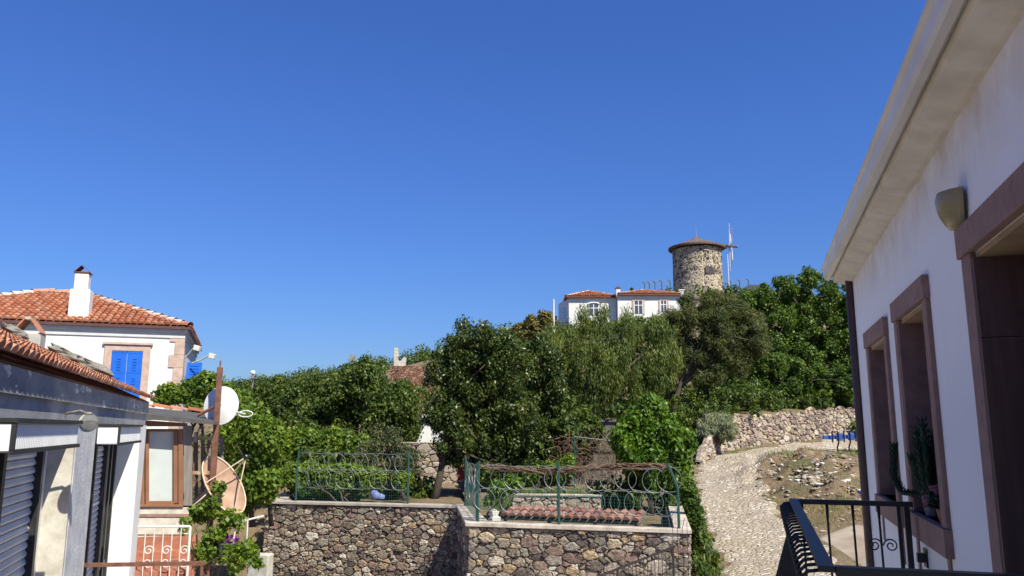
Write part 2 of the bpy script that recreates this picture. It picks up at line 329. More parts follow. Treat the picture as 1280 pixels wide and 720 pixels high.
# ------------------------------------------------------------------ terrain
CP = [(-30,-10,-4.8),(0,-10,-4.8),(30,-10,-4.6),(-12,5,-4.8),(0,5,-4.8),(12,5,-4.4),(-12,15,-4.8),(0,14,-4.8),(6,14,-4.6),(-12,24,-4.3),(-4,20,-4.7),
 (3,20,-4.4),(5.5,20,-4.25),(6.6,24,-3.9),(7.5,30,-3.2),(8.6,38,-2.4),(11.2,44,-1.5),(15.5,48,-.95),(24.8,55,-.35),(36,62,.4),
 (9.2,24,-3.4),(11,24,-3.25),(14,24,-3.1),(11,30,-2.75),(13,36,-2.0),(14.5,41,-1.45),(18,46,-1.2),(25,48,-.7),(30,40,-1.2),(25,25,-2.6),
 (-9,26,-5.2),(-5,25,-5.2),(-2,24,-5.2),(-9,23,-5),(1.5,18,-5),(-8,31,-3.2),(0,32,-2.9),(13,52,-.9),(18,56,-.3),(24,62,.3),(10,50,-.5),(10,58,.9),(16,64,2.4),(4,32,-2.7),(4,38,-2.0),(0,42,-1.3),(-10,40,-1.6),(-25,40,-2.5),(8.2,45,-.9),(5,50,-.1),
 (0,65,5.0),(12,66,6.8),(22,68,3.4),(32,72,3.4),(8,76,9.0),(16,78,9.6),(24,80,10.2),(23,92,15.2),(24,100,17.0),(34,98,16.6),(20,100,16.0),(36,88,13.5),(50,95,13),
 (10,110,15),(-10,60,2.2),(-12,80,4.5),(-20,110,7.2),(-40,110,4.5),(-35,160,8.2),(-60,160,6.8),(-20,165,9.5),(-90,120,2.0),(-60,60,-2),(60,60,4),(90,120,15),
 (0,200,12),(60,200,14),(-90,220,8),(-300,300,4),(300,300,8),(0,500,5),(-500,600,0),(500,600,0),(-400,0,-6),(400,0,-4),(-300,-300,-6),(300,-300,-6)]
cp = np.array(CP, float)
def _phi(d): return d
A = _phi(np.linalg.norm(cp[:,None,:2]-cp[None,:,:2], axis=2)); n_ = len(cp)
P_ = np.hstack([np.ones((n_,1)), cp[:,:2]]); K_ = np.zeros((n_+3, n_+3)); K_[:n_,:n_] = A; K_[:n_,n_:] = P_; K_[n_:,:n_] = P_.T
SOL = np.linalg.solve(K_, np.concatenate([cp[:,2], np.zeros(3)]))
WALL_LINE = np.array([(9.3,40.6),(10.5,44.2),(15,48.9),(24.3,56.0),(34,62.5),(48,71)])
def sdist(x, y):
    best = np.full(x.shape, 1e9); sg = np.ones(x.shape)
    for (ax, ay), (bx, by) in zip(WALL_LINE[:-1], WALL_LINE[1:]):
        dx, dy = bx-ax, by-ay; L2 = dx*dx+dy*dy
        tt = np.clip(((x-ax)*dx+(y-ay)*dy)/L2, 0, 1); qx, qy = x-(ax+tt*dx), y-(ay+tt*dy)
        d = np.hypot(qx, qy); s = np.sign(dx*(y-ay)-dy*(x-ax)); u = d < best-1e-9
        best = np.where(u, d, best); sg = np.where(u, s, sg)
    return best*sg
def sm(a, b, t): t = np.clip((t-a)/(b-a), 0, 1); return t*t*(3-2*t)
def lump(x, y): return (np.sin(x*1.9+1.3*np.sin(y*.8))*np.sin(y*2.3+.7*np.sin(x*1.1))+.6*np.sin(x*4.3+y*1.7)*np.sin(y*3.7-x*2.1))
def T(x, y):
    x = np.asarray(x, float); y = np.asarray(y, float); sh = x.shape; x = x.ravel(); y = y.ravel(); z = np.zeros(x.shape)
    for i in range(n_): z += SOL[i]*np.hypot(x-cp[i,0], y-cp[i,1])
    z += SOL[n_]+SOL[n_+1]*x+SOL[n_+2]*y
    sd = sdist(x, y); z += 1.75*sm(.1, .7, sd)*sm(9, 11, x)*(1-.75*sm(3, 22, sd))
    m = np.exp(-(((x-13.2)/2.6)**2+((y-33.5)/6.5)**2)); z += .95*m+.32*lump(x*1.1, y*1.1)*np.clip(m*2, 0, 1)
    z += .10*lump(x*.5, y*.5)*sm(6, 18, np.hypot(x-8, y-32))*sm(16, 30, y)
    return z.reshape(sh)
def t1(x, y): return float(T(np.array([x]), np.array([y]))[0])
def axis(lo, hi, step, far):
    a = list(np.arange(lo, hi+1e-6, step)); g = step; b = hi; 
    while b < far: g *= 1.35; b += g; a.append(b)
    g = step; b = lo
    while b > -far: g *= 1.35; b -= g; a.insert(0, b)
    return np.array(a)
gx = axis(-12, 34, .4, 900); gy = axis(14, 66, .4, 1400)
GX, GY = np.meshgrid(gx, gy); GZ = T(GX, GY); nx, ny = len(gx), len(gy)
idx = np.arange(nx*ny).reshape(ny, nx)
Fq = np.stack([idx[:-1,:-1], idx[:-1,1:], idx[1:,1:], idx[1:,:-1]], -1).reshape(-1, 4)
g = raw_mesh('ground', np.stack([GX, GY, GZ], -1).reshape(-1, 3), Fq, M['earth']); g['kind'] = 'structure'
g.data.polygons.foreach_set('use_smooth', [True]*len(g.data.polygons))
# road: a strip between two edges
rd_l = [(4.2,12),(5.0,16),(5.6,20),(6.2,24),(6.9,30),(8.2,36.5),(9.0,40),(10.9,43.4),(15.6,47.6),(24.9,54.8),(36,62),(50,70)]
rd_r = [(9.5,12),(9.3,16),(9.1,20),(9.0,24),(9.3,27.5),(9.8,31.5),(11.0,36.2),(13.4,40.4),(17.6,44.0),(26.2,50.6),(38,58),(52,66)]
def resample(pts, n):
    p = np.array(pts, float); d = np.r_[0, np.cumsum(np.hypot(*np.diff(p, axis=0).T))]; q = np.linspace(0, d[-1], n)
    k = np.ones(9)/9; o = np.stack([np.interp(q, d, p[:,i]) for i in (0,1)], 1)
    for _ in range(3):
        for i in (0,1): o[4:-4,i] = np.convolve(o[:,i], k, 'valid')
    return o
NL, NW = 240, 18
ra, rbq = resample(rd_l, NL), resample(rd_r, NL)
for e, sgn in ((ra, 1), (rbq, -1)): e[:,0] += .16*np.sin(np.arange(NL)*.7)+.14*np.sin(np.arange(NL)*1.9+sgn)
tt = np.linspace(0, 1, NW); RX = ra[:,None,0]*(1-tt)+rbq[:,None,0]*tt; RY = ra[:,None,1]*(1-tt)+rbq[:,None,1]*tt
RZ = T(RX, RY)+.05*np.clip(np.minimum(tt, 1-tt)*9, -.2, 1)+.008*lump(RX*3, RY*3)
ii = np.arange(NL*NW).reshape(NL, NW); Fr = np.stack([ii[:-1,:-1], ii[:-1,1:], ii[1:,1:], ii[1:,:-1]], -1).reshape(-1, 4)
rdo = raw_mesh('road', np.stack([RX, RY, RZ], -1).reshape(-1, 3), Fr, M['cobble']); rdo['kind'] = 'structure'
rdo.data.polygons.foreach_set('use_smooth', [True]*len(rdo.data.polygons))
# pale flat ground in front of the mound
px_, py_ = np.meshgrid(np.linspace(9.2, 20, 40), np.linspace(17, 25.4, 40)); py_ = py_+.5*np.sin(px_*1.3)*(py_-17)/8.4; pz = T(px_, py_)+.03; pz[-1] -= .15; pz[:,0] -= .08
i2 = np.arange(1600).reshape(40, 40); Fp = np.stack([i2[:-1,:-1], i2[:-1,1:], i2[1:,1:], i2[1:,:-1]], -1).reshape(-1, 4)
pg = raw_mesh('pavement', np.stack([px_, py_, pz], -1).reshape(-1, 3), Fp, M['pale_ground']); pg['kind'] = 'structure'

def flat_patch(name, x0, x1, y0, y1, n, dz, mat):
    X, Y = np.meshgrid(np.linspace(x0, x1, n), np.linspace(y0, y1, n)); Zz = T(X, Y)+dz; i2 = np.arange(n*n).reshape(n, n)
    o = raw_mesh(name, np.stack([X, Y, Zz], -1).reshape(-1, 3), np.stack([i2[:-1,:-1], i2[:-1,1:], i2[1:,1:], i2[1:,:-1]], -1).reshape(-1, 4), mat); o['kind'] = 'structure'; return o
M['bounce_paving'] = mottled('pale_bounce_paving', (.58,.54,.48), (.68,.64,.58), 1.5, .9, .3, .02, 12)
flat_patch('street', -14, 3.6, -14, 18.5, 70, .04, M['bounce_paving'])  # unseen pale sheet, added to bounce sunlight onto the right house wall
# ------------------------------------------------------------------ stonework: irregular cells with relief
def clip(poly, nx_, ny_, c):
    out = []; m = len(poly)
    for i in range(m):
        a, b = poly[i], poly[(i+1) % m]; da = a[0]*nx_+a[1]*ny_-c; db = b[0]*nx_+b[1]*ny_-c
        if da <= 0: out.append(a)
        if (da < 0 < db) or (db < 0 < da):
            k = da/(da-db); out.append((a[0]+(b[0]-a[0])*k, a[1]+(b[1]-a[1])*k))
    return out
def stones(mb, U, V, size, fmap, relief=.05, gap=.012, aspect=1.65, seed=1, big=.12, wrap=False):
    rg = np.random.default_rng(seed); k2 = aspect**2; big_r = size*1.0
    cand = []; pts = np.zeros((0,2)); rad = np.zeros(0)
    tries = int(U*V/(size*size*aspect)*26)
    for q in range(tries):                             # big stones first, then smaller ones between them
        r = size*.5*max(.34, min(1.9, (1.9-1.5*(q/tries)**.55)*rg.uniform(.65, 1.2)*.8))
        p = np.array([rg.uniform(-size, U+size), rg.uniform(-size*.5, V+size*.5)])
        if len(pts):
            d = (pts-p)*np.array([1/aspect, 1]); dd = np.hypot(d[:,0], d[:,1])
            if (dd < (rad+r)*.80).any(): continue
        pts = np.vstack([pts, p]); rad = np.append(rad, r)
    Q = pts*np.array([1/aspect, 1])
    for i, (u, v) in enumerate(pts):
        if u < -.3*size or u > U+.3*size: continue
        d = ((Q-Q[i])**2).sum(1)-rad**2; nb = [j for j in np.argsort(d)[:34] if j != i]
        poly = [(-0.0, 0.0), (U, 0.0), (U, V), (0.0, V)]
        for j in nb:
            dx, dy = pts[j]-pts[i]; mx, my = (pts[j]+pts[i])/2
            poly = clip(poly, dx, dy*k2, dx*mx+dy*k2*my+(rad[i]**2-rad[j]**2)*k2*.5)
            if len(poly) < 3: break
        if len(poly) < 3: continue
        P = np.array(poly); c = P.mean(0)
        # drop near-duplicate corners, round corners by cutting
        e = np.linalg.norm(P-np.roll(P, -1, 0), axis=1); P = P[e > size*.06]
        if len(P) < 3: continue
        nx2 = np.roll(P, -1, 0); pv = np.roll(P, 1, 0)
        cut = np.stack([P*.91+pv*.09, P*.91+nx2*.09, P*.5+nx2*.5], 1).reshape(-1, 2); cut = cut+rg.normal(size=cut.shape)*size*.06; cut = np.clip(cut, [0, 0], [U, V])
        c = cut.mean(0); ext = np.abs(cut-c).mean()
        if ext < .02*size: continue
        sh = max(.3, 1-gap/ext*1.1); base = c+(cut-c)*sh
        rl = relief*rg.uniform(.45, 1.25); mid = c+(base-c)*.93; top = c+(base-c)*.70; m = len(base)
        tl = rg.uniform(-.35, .35, 2)*rl/max(ext, .01)*.5
        hh = lambda q, k: rl*k+((q-c)@tl)
        vs = [fmap(q[0], q[1], -.03) for q in base]+[fmap(q[0], q[1], max(.004, hh(q, .8)+rg.uniform(-.12,.12)*rl)) for q in mid]+[fmap(q[0], q[1], max(.006, hh(q, 1)+rg.uniform(-.16,.16)*rl)) for q in top]+[fmap(c[0], c[1], max(.008, hh(c, 1.02)))]
        fs = []
        for k in range(m):
            k3 = (k+1) % m; fs += [(k, k3, m+k3, m+k), (m+k, m+k3, 2*m+k3, 2*m+k), (2*m+k, 2*m+k3, 3*m)]
        mb.add(vs, fs)
    return mb
def stone_face(name, O, u, U, V, size, mat, parent, n, relief=.05, seed=1, **kw):
    O = Vector(O); u = Vector(u).normalized(); n = Vector(n).normalized()
    if u.cross(Z).dot(n) < 0: O = O+u*U; u = -u
    return stones(MB(), U, V, size, lambda a, b, c: O+u*a+Z*b+n*c, relief, seed=seed, **kw).build(name, mat, parent)

# ------------------------------------------------------------------ roof tiles
def tiles(mb, O, u, v, U, vlo, vhi, pitch=.2, course=.34, jitter=.012, rr=.46):
    """barrel tiles over a roof slope: u along the eave, v up the slope; vlo(a), vhi(a) bound each column"""
    O, u, v = Vector(O), Vector(u).normalized(), Vector(v).normalized(); n = u.cross(v).normalized()
    if n.z < 0: n = -n
    k = int(U/pitch)
    for i in range(k):
        a = (i+.5)*U/k; lo, hi = vlo(a), vhi(a)
        if hi-lo < .12: continue
        m = max(1, int(round((hi-lo)/course)))
        for j in range(m):
            b0 = lo+j*course; b1 = min(b0+course*1.12, hi)
            if b1-b0 < .1: continue
            ja = random.uniform(-jitter, jitter); jn = random.uniform(0, jitter)
            r0, r1 = pitch*rr, pitch*rr*.84; vs = []
            for (b, r, hgt) in ((b0, r0, .035), (b1, r1, .0)):
                for q in range(6):
                    an = math.pi*q/5; vs.append(O+u*(a+ja-math.cos(an)*r)+v*b+n*(math.sin(an)*r*.85+hgt+jn))
            fs = [(q, q+1, 7+q, 6+q) for q in range(5)]
            fs.append((5, 4, 3, 2, 1, 0))
            mb.add(vs, fs)
    return mb
def caps(mb, P, Q, r=.11, step=.36):
    P, Q = Vector(P), Vector(Q); L = (Q-P).length; t = (Q-P)/L; x = t.cross(Z).normalized(); y = x.cross(t)
    m = max(1, int(L/step))
    for i in range(m):
        a, b = P+t*(i*L/m), P+t*((i+1.12)*L/m); vs = []; k = random.uniform(.9, 1.1)
        for (p, rr, h) in ((a, r*k, .03), (b, r*.85*k, 0)):
            for q in range(6):
                an = math.pi*q/5; vs.append(p+x*math.cos(an)*rr+y*(math.sin(an)*rr+h-.03))
        mb.add(vs, [(q, q+1, 7+q, 6+q) for q in range(5)])
    return mb

# ------------------------------------------------------------------ trees
def leaves(C, N, size, aspect=.5, droop=0., up=.35, jit=.35, out_c=None):
    """C: clump centres with radius (k,4); returns quads as numpy arrays"""
    k = len(C); which = RNG.integers(0, k, N); c = C[which]
    off = RNG.normal(size=(N,3)); off /= np.linalg.norm(off, axis=1)[:,None]; off *= (RNG.random(N)**.45)[:,None]
    if droop: off[:,2] *= 1+droop*1.2
    p = c[:,:3]+off*c[:,3:4]
    if droop: p[:,2] -= droop*c[:,3]*RNG.random(N)*1.2
    nrm = off*.8+np.array([0,0,up])+RNG.normal(size=(N,3))*.55; nrm /= np.linalg.norm(nrm, axis=1)[:,None]
    d = RNG.normal(size=(N,3))+np.array([0,0,-.3-droop*4]); d -= nrm*(d*nrm).sum(1)[:,None]; d /= np.linalg.norm(d, axis=1)[:,None]+1e-9
    if droop:
        d = d*.35+np.array([0,0,-1.0])*droop+RNG.normal(size=(N,3))*.15; d /= np.linalg.norm(d, axis=1)[:,None]
    e = np.cross(nrm, d); e /= np.linalg.norm(e, axis=1)[:,None]+1e-9
    s = size*RNG.uniform(1-jit, 1+jit, N)[:,None]
    fold = nrm*s*.08
    V = np.stack([p-d*s*.5, p+e*s*aspect*.5-d*s*.05+fold, p+d*s*.5, p-e*s*aspect*.5-d*s*.05+fold], 1).reshape(-1, 3)
    return V
def tree(name, label, cat, Y, blobs, base, leafmat, N, lsize, clumps=160, cr=(.28,.5), aspect=.5, droop=0., up=.35, depth=.85, trunk_r=.14, trunks=1, limbs=14, group=None, trunk_path=None, hollow=.55, ground=None, stray=.10, ysh=None):
    """blobs: (px, py, rx, ry) outlines of the crown's lobes, each turned into an ellipsoid of real size at depth Y"""
    bx, by, bz = base; root = thing(name, label, cat, base, group)
    E = []
    for i, b in enumerate(blobs):
        yo = (ysh[i] if ysh else random.uniform(-.5, .5)); 
        c = at(b[0], b[1], Y); k = Y/FPX; r = (b[2]*k, min(b[2], b[3])*k*depth, b[3]*k); E.append((np.array(c)+np.array([0, yo*r[1], 0]), np.array(r)))
    vol = np.array([np.prod(r)**(2/3) for _, r in E]); pr = vol/vol.sum(); C = []
    for _ in range(clumps):
        i = RNG.choice(len(E), p=pr); c, r = E[i]; d = RNG.normal(size=3); d /= np.linalg.norm(d)
        q = hollow+(1-hollow)*RNG.random() if RNG.random() > .2 else RNG.random()
        if RNG.random() < stray: q = RNG.uniform(1.0, 1.16)
        cw = RNG.uniform(*cr); q = q*max(.2, 1-.55*cw/r.min()) if q < 1 else q*(1-.4*cw/r.min())
        C.append([*(c+d*r*q), cw*(.6 if q > .98 else 1)])
    C = np.array(C)
    V = leaves(C, N, lsize, aspect, droop, up)
    raw_mesh('foliage', V, np.arange(len(V)).reshape(-1, 4), leafmat, root)
    mb = MB(); B = Vector(base); top = Vector(E[int(np.argmax(vol))][0]); tops = []
    for k in range(trunks):
        if trunk_path: pts = [Vector(p) for p in trunk_path[k]]
        else:
            o = Vector((random.uniform(-.3,.3), random.uniform(-.3,.3), 0))*(k > 0)*2; tgt = top+Vector((random.uniform(-.5,.5), random.uniform(-.3,.3), -.2))
            pts = [B+o-Z*.2, B.lerp(tgt, .35)+o*.8+Vector((random.uniform(-.12,.12),0,0)), B.lerp(tgt, .7)+o*.5, tgt]
        m = len(pts); rr = [trunk_r*max(.10, 1.15-1.05*(i/(m-1))**.8) for i in range(m)]; mb.tube(pts, rr, 7); tops.append(pts)
    for k in range(limbs):
        pts = random.choice(tops); a = random.uniform(.45, 1); q = a*(len(pts)-1); i = min(int(q), len(pts)-2); st = pts[i].lerp(pts[i+1], q-i)
        c = C[random.randrange(len(C))]; en = Vector(c[:3]); md = st.lerp(en, .5)+Vector((random.uniform(-.2,.2), random.uniform(-.2,.2), random.uniform(0,.35)*(en-st).length*.4))
        mb.tube([st, md, en], [trunk_r*.42, trunk_r*.24, trunk_r*.07], 5)
    mb.build('trunk', M['bark'], root, smooth=True)
    return root

# ================================================================== RIGHT HOUSE
base = RP(9.12, 0, -3.3)
RH = thing('white_house', 'near white plastered house on the right with brown stone window surrounds', 'house', base)
S_END, S_BEG, ZT, ZB = 9.12, -3.0, 1.56, -4.6
TH = .45
ops = [(4.23-1.05, 4.23, -1.55, .84), (5.46, 6.42, -.585, .79), (7.12, 8.10, -.60, .75)]     # door, two windows
m = MB(); s = S_BEG
for (a, b, lo, hi) in ops:
    rb(m, s, a, -TH, 0, ZB, ZT); rb(m, a, b, -TH, 0, ZB, lo); rb(m, a, b, -TH, 0, hi, ZT); s = b
rb(m, s, S_END, -TH, 0, ZB, ZT)
rb(m, S_END-TH, S_END, -7, -TH, ZB, ZT); rb(m, S_BEG, S_BEG+TH, -7, -TH, ZB, ZT); rb(m, S_BEG, S_END, -7.4, -7, ZB, ZT)
m.build('wall', M['white_wall'], RH)
m = MB(); prof = [(0,1.555),(.03,1.558),(.165,1.60),(.175,1.64),(.175,1.70),(0,1.70)]
m.prism([RP(S_BEG, d, z) for d, z in prof], uR*(S_END+.2-S_BEG)); m.build('cornice', M['cream'], RH)
m = MB(); gp = [(.178,1.655),(.205,1.628),(.245,1.632),(.262,1.66),(.266,1.735),(.285,1.745),(.285,1.765),(.255,1.765),(.25,1.68),(.20,1.665),(.18,1.70)]
m.prism([RP(S_BEG, d, z) for d, z in gp], uR*(S_END+.24-S_BEG)); m.build('gutter', M['gutter'], RH)
m = MB(); rp = [(.18,1.765),(-3.5,3.0),(-7.6,1.77),(-7.6,1.705),(.18,1.705)]
m.prism([RP(S_BEG, d, z) for d, z in rp], uR*(S_END+.22-S_BEG)); roofR = m.build('roof', M['pan'], RH)
vR = (RP(0,-3.5,3.0)-RP(0,.2,1.77)); LR = vR.length
tiles(MB(), RP(S_BEG,.10,1.835), uR, vR, S_END-S_BEG+.2, lambda a: 0, lambda a: LR, .21, .36).build('roof_tiles', M['tile'], roofR)
m = MB(); m.tube([RP(9.085,.035,z) for z in (1.6, 0, -3.4)], .038, 10); m.build('downpipe', M['downpipe'], RH, smooth=True)
fw, fp = .13, .028
for i, (a, b, lo, hi) in enumerate(ops[1:]):
    m = MB()
    rb(m, a-fw, a-.001, -.002, fp, lo+.001, hi-.001); rb(m, b+.001, b+fw, -.002, fp, lo+.001, hi-.001)           # jambs
    rb(m, a-fw-.012, b+fw+.012, -.002, fp+.014, hi, hi+.145)                                    # lintel
    rb(m, a, a+.03, -.28, fp-.006, lo+.001, hi-.002); rb(m, b-.03, b, -.28, fp-.006, lo+.001, hi-.002)         # reveals
    fr = m.build('window_frame', M['brownstone'], RH, bevel=.004)
    m = MB(); rb(m, a-fw-.012, b+fw+.012, -.28, fp+.02, lo-.165, lo); m.build('sill', M['brownstone'], fr, bevel=.005)
    m = MB(); rb(m, a+.03, b-.03, -.275, -.004, hi-.03, hi-.003); m.build('lintel_board', M['lintelwood'], fr)
    wn = MB(); rb(wn, a+.03, a+.09, -.27, -.22, lo, hi-.03); rb(wn, b-.09, b-.03, -.27, -.22, lo, hi-.03); rb(wn, (a+b)/2-.03, (a+b)/2+.03, -.268, -.222, lo+.06, hi-.09); rb(wn, a+.09, b-.09, -.27, -.22, hi-.09, hi-.03); rb(wn, a+.09, b-.09, -.27, -.22, lo, lo+.06)
    sash = wn.build('window', M['brownwood'], RH); m = MB(); rb(m, a+.07, b-.07, -.25, -.24, lo+.03, hi-.05); m.build('pane', M['glass'], sash)
    [rb(MB(), e0_, e1_, -.002, .011, lo-h_, lo-.167).build('sill_bracket', M['brownstone'], RH) for e0_, e1_, h_ in ((a-.06, a+.02, .45), (b-.02, b+.05, .40))]
a, b, lo, hi = ops[0]
m = MB(); rb(m, a-.17, a-.001, -.002, fp, lo, hi-.001); rb(m, b+.001, b+.17, -.002, fp, lo, hi-.001); rb(m, a-.185, b+.185, -.002, fp+.016, hi, hi+.15)
rb(m, a, a+.03, -.40, fp-.006, lo, hi-.002)
df = m.build('door_frame', M['brownstone'], RH, bevel=.005)
m = MB(); rb(m, b-.03, b, -.40, fp-.006, lo, .42); rb(m, b-.028, b, -.40, fp-.008, .424, hi-.03); m.build('reveal_panel', M['brownwood'], df)
m = MB(); rb(m, a+.03, b-.03, -.40, -.004, hi-.03, hi-.003); m.build('lintel_board', M['lintelwood'], df)
m = MB(); rb(m, a+.03, b-.03, -.39, -.34, lo, hi-.03); 
for q in range(3):
    for e in (0, 1): rb(m, a+.12+e*.46, a+.46+e*.46, -.34, -.325, lo+.15+q*.75, lo+.78+q*.75)
dr = m.build('door', M['brownwood'], RH); m = MB(); m.tube([RP(a+.08,-.34,-.5), RP(a+.08,-.28,-.5), RP(a+.19,-.28,-.5)], .012, 8); m.build('handle', M['iron'], dr)

# wall lamp
P = RP(4.45, .006, 1.005)
WL = thing('wall_lamp', 'smoked half dome wall lamp fixed beside the door lintel', 'lamp', P)
m = MB(); rb(m, 4.33, 4.40, .002, .02, .965, 1.205); m.build('back_plate', M['lampplate'], WL, bevel=.004)
pr = [(.018,0),(.045,.006),(.062,.03),(.082,.075),(.092,.12),(.094,.165),(.086,.195),(.06,.205),(.0,.207)]
m = MB(); m.lathe(RP(4.365,.02,.985), [(r*1.12, z) for r, z in pr], 20, 0, math.pi, Z, uR); m.build('shade', M['amber'], WL, smooth=True)

# balcony of the right house
S0, S1, DO = 3.24, 6.22, .865
BAL = thing('balcony', 'black iron balcony with scrolls and bulging bars on the near white house', 'balcony', RP(5,0,-1.6))
m = MB(); rb(m, S0, S1, .031, DO, -1.75, -1.58); m.build('floor_slab', M['concrete'], BAL)
zr = -.50
m = MB(); rb(m, S0, S1, DO-.058, DO, zr-.022, zr); m.build('front_rail', M['iron'], BAL, bevel=.003)
m = MB(); rb(m, S1-.055, S1, .06, DO-.059, zr-.035, zr-.002); m.build('side_rail', M['iron'], BAL, bevel=.003)
m = MB(); rb(m, S0, S0+.055, .06, DO-.059, zr-.035, zr-.002); m.build('side_rail', M['iron'], BAL, bevel=.003)
def flat_spiral(c, e1, e2, r0, turns, n=34):
    return [c+e1*(r0*(1-.82*i/n)*math.cos(2*math.pi*turns*i/n))+e2*(r0*(1-.82*i/n)*math.sin(2*math.pi*turns*i/n)) for i in range(n+1)]
for sgn, sv in ((1, S1-.027), (-1, S0+.027)):
    for k in range(5):
        d = .10+k*.168
        if k == 0:
            m = MB(); rb(m, sv-.018, sv+.018, d-.018, d+.018, -1.58, zr-.035); o = m.build('post', M['iron'], BAL)
            m = MB(); rb(m, sv-.02, sv+.02, .0, .06, -.90, -.84); rb(m, sv-.05, sv+.05, .001, .012, -.93, -.81); m.build('wall_fixing', M['iron'], BAL)
            m = MB(); rb(m, sv-.012, sv+.012, d+.04, d+.064, -1.58, zr-.035); m.build('bar', M['iron'], BAL)
        else:
            m = MB(); m.tube([RP(sv,d+.01,zr-.03), RP(sv,d+.01,zr-.10), RP(sv,d+.01,zr-.13), RP(sv,d,-1.58)], [.011,.011,.0085,.0085], 8); m.build('bar', M['iron'], BAL, smooth=True)
    for k in (1, 2, 4):
        d = .10+k*.168; 
        for e in ((-1, 1) if k == 1 else ((1,) if k == 4 else ())):
            m = MB(); m.tube(flat_spiral(RP(sv, d+e*.052, zr-.30), nR*(-e), Z, .048, 1.6), .005, 6); m.build('scroll', M['iron'], BAL, smooth=True)
    m = MB(); rb(m, sv-.012, sv+.012, .08, DO-.02, -1.50, -1.475); m.build('bottom_rail', M['iron'], BAL)
m = MB(); rb(m, S0, S1, DO-.05, DO-.02, -1.50, -1.475); m.build('bottom_rail', M['iron'], BAL)
NB = 22
for k in range(NB):
    sv = S0+.06+(S1-S0-.10)*k/(NB-1)
    pts = [RP(sv, DO-.02, zr-.022), RP(sv, DO+.035, zr-.03), RP(sv, DO+.062, zr-.055), RP(sv, DO+.06, zr-.10), RP(sv, DO+.03, zr-.16), RP(sv, DO+.03, zr-.26), RP(sv, DO+.08, zr-.42), RP(sv, DO+.14, zr-.62), RP(sv, DO+.13, zr-.80), RP(sv, DO+.04, zr-.95), RP(sv, DO-.03, zr-.985)]
    m = MB(); m.tube(pts, .0075, 6); m.build('bulging_bar', M['iron'], BAL, smooth=True)
    if k % 2 == 0:
        m = MB(); m.tube(flat_spiral(RP(sv+.03, DO+.025, zr-.33), uR, Z*1.0, .05, 1.3, 22), .005, 5); m.build('scroll', M['iron'], BAL, smooth=True)
m = MB(); m.tube([RP(S0+.05, DO+.03, zr-.21), RP(S1-.05, DO+.03, zr-.21)], .007, 6); m.build('middle_rail', M['iron'], BAL)

# cactus and flower pots on the near window sill
zs = -.584
def lathe_pot(P, r0, r1, h, mat, name, root):
    m = MB(); m.lathe(P, [(0,0),(r0,0),(r0*1.02,.005),(r1*.98,h-.02),(r1*1.06,h-.018),(r1*1.06,h),(r1*.94,h),(r1*.9,h-.025),(0,h-.03)], 20); return m.build(name, mat, root, smooth=False)
P = RP(6.10, -.045, zs+.001); CT = thing('cactus_plant', 'tall green cactus in a grey pot on the brown stone sill', 'cactus', P)
lathe_pot(P, .045, .062, .165, M['potgrey'], 'pot', CT)
def cactus_stem(m, pts, r):
    pts = [Vector(p) for p in pts]; fine = []
    for i in range(len(pts)-1):
        for k in range(6): fine.append(pts[i].lerp(pts[i+1], k/6))
    fine.append(pts[-1]); nn = len(fine)
    m.tube(fine, [r*(1+.08*math.sin(i*1.3))*(1 if i < nn-3 else (.75 if i < nn-1 else .3)) for i in range(nn)], 9)
    for i in range(nn):
        for k in range(6):
            a = 2*math.pi*k/6+i*.52; d = Vector((math.cos(a), math.sin(a), .15)).normalized(); q = fine[i]+d*r*.9
            m.tube([q-d*.004, q+d*.009+Z*.01, q+d*.016+Z*.026], [.006, .005, .0008], 4, cap=False)
m = MB(); b0 = P+Z*.13
for (ds, dd, h, lean, ln2) in ((.0,.012,.50,.02,.0),(.05,.02,.44,.05,.02),(-.05,.015,.50,-.06,.02),(.015,-.03,.42,.0,-.02),(-.03,.03,.34,-.05,.04),(.05,-.01,.30,.07,0),(.0,.045,.26,.02,.05)):
    q = b0+uR*ds+nR*dd; cactus_stem(m, [q, q+Z*h*.5+uR*lean*.4+nR*ln2*.5, q+Z*h+uR*lean+nR*ln2], .0215)
q = b0+uR*.03+nR*.03; cactus_stem(m, [q, q+nR*.07+uR*.06-Z*.0, q+nR*.13+uR*.12+Z*.01, q+nR*.165+uR*.16+Z*.11, q+nR*.15+uR*.2+Z*.22, q+nR*.14+uR*.2+Z*.33], .017)
m.build('stems', M['cactus'], CT, smooth=True)
P = RP(5.66, -.03, zs+.001); FP = thing('flower_pot', 'small terracotta pot of pink flowers on the brown stone sill', 'flower pot', P)
lathe_pot(P, .028, .04, .085, M['terracotta'], 'pot', FP)
Cq = np.array([[*(P+Z*.12+uR*x+nR*y+Z*zz), .035] for x, y, zz in ((0,0,0),(.03,.03,.02),(-.03,.02,.03),(.02,-.03,.03),(0,.06,.0))])
V = leaves(Cq, 150, .035, .6); raw_mesh('leaves', V, np.arange(len(V)).reshape(-1,4), M['cactus'], FP)
Cq = np.array([[*(P+Z*zz+uR*x+nR*y), .018] for x, y, zz in ((0,.03,.19),(.03,.05,.21),(-.03,.04,.20),(.02,.09,.15),(-.01,.10,.11),(.04,.02,.22))])
V = leaves(Cq, 240, .016, .8); raw_mesh('flowers', V, np.arange(len(V)).reshape(-1,4), M['pink'], FP)

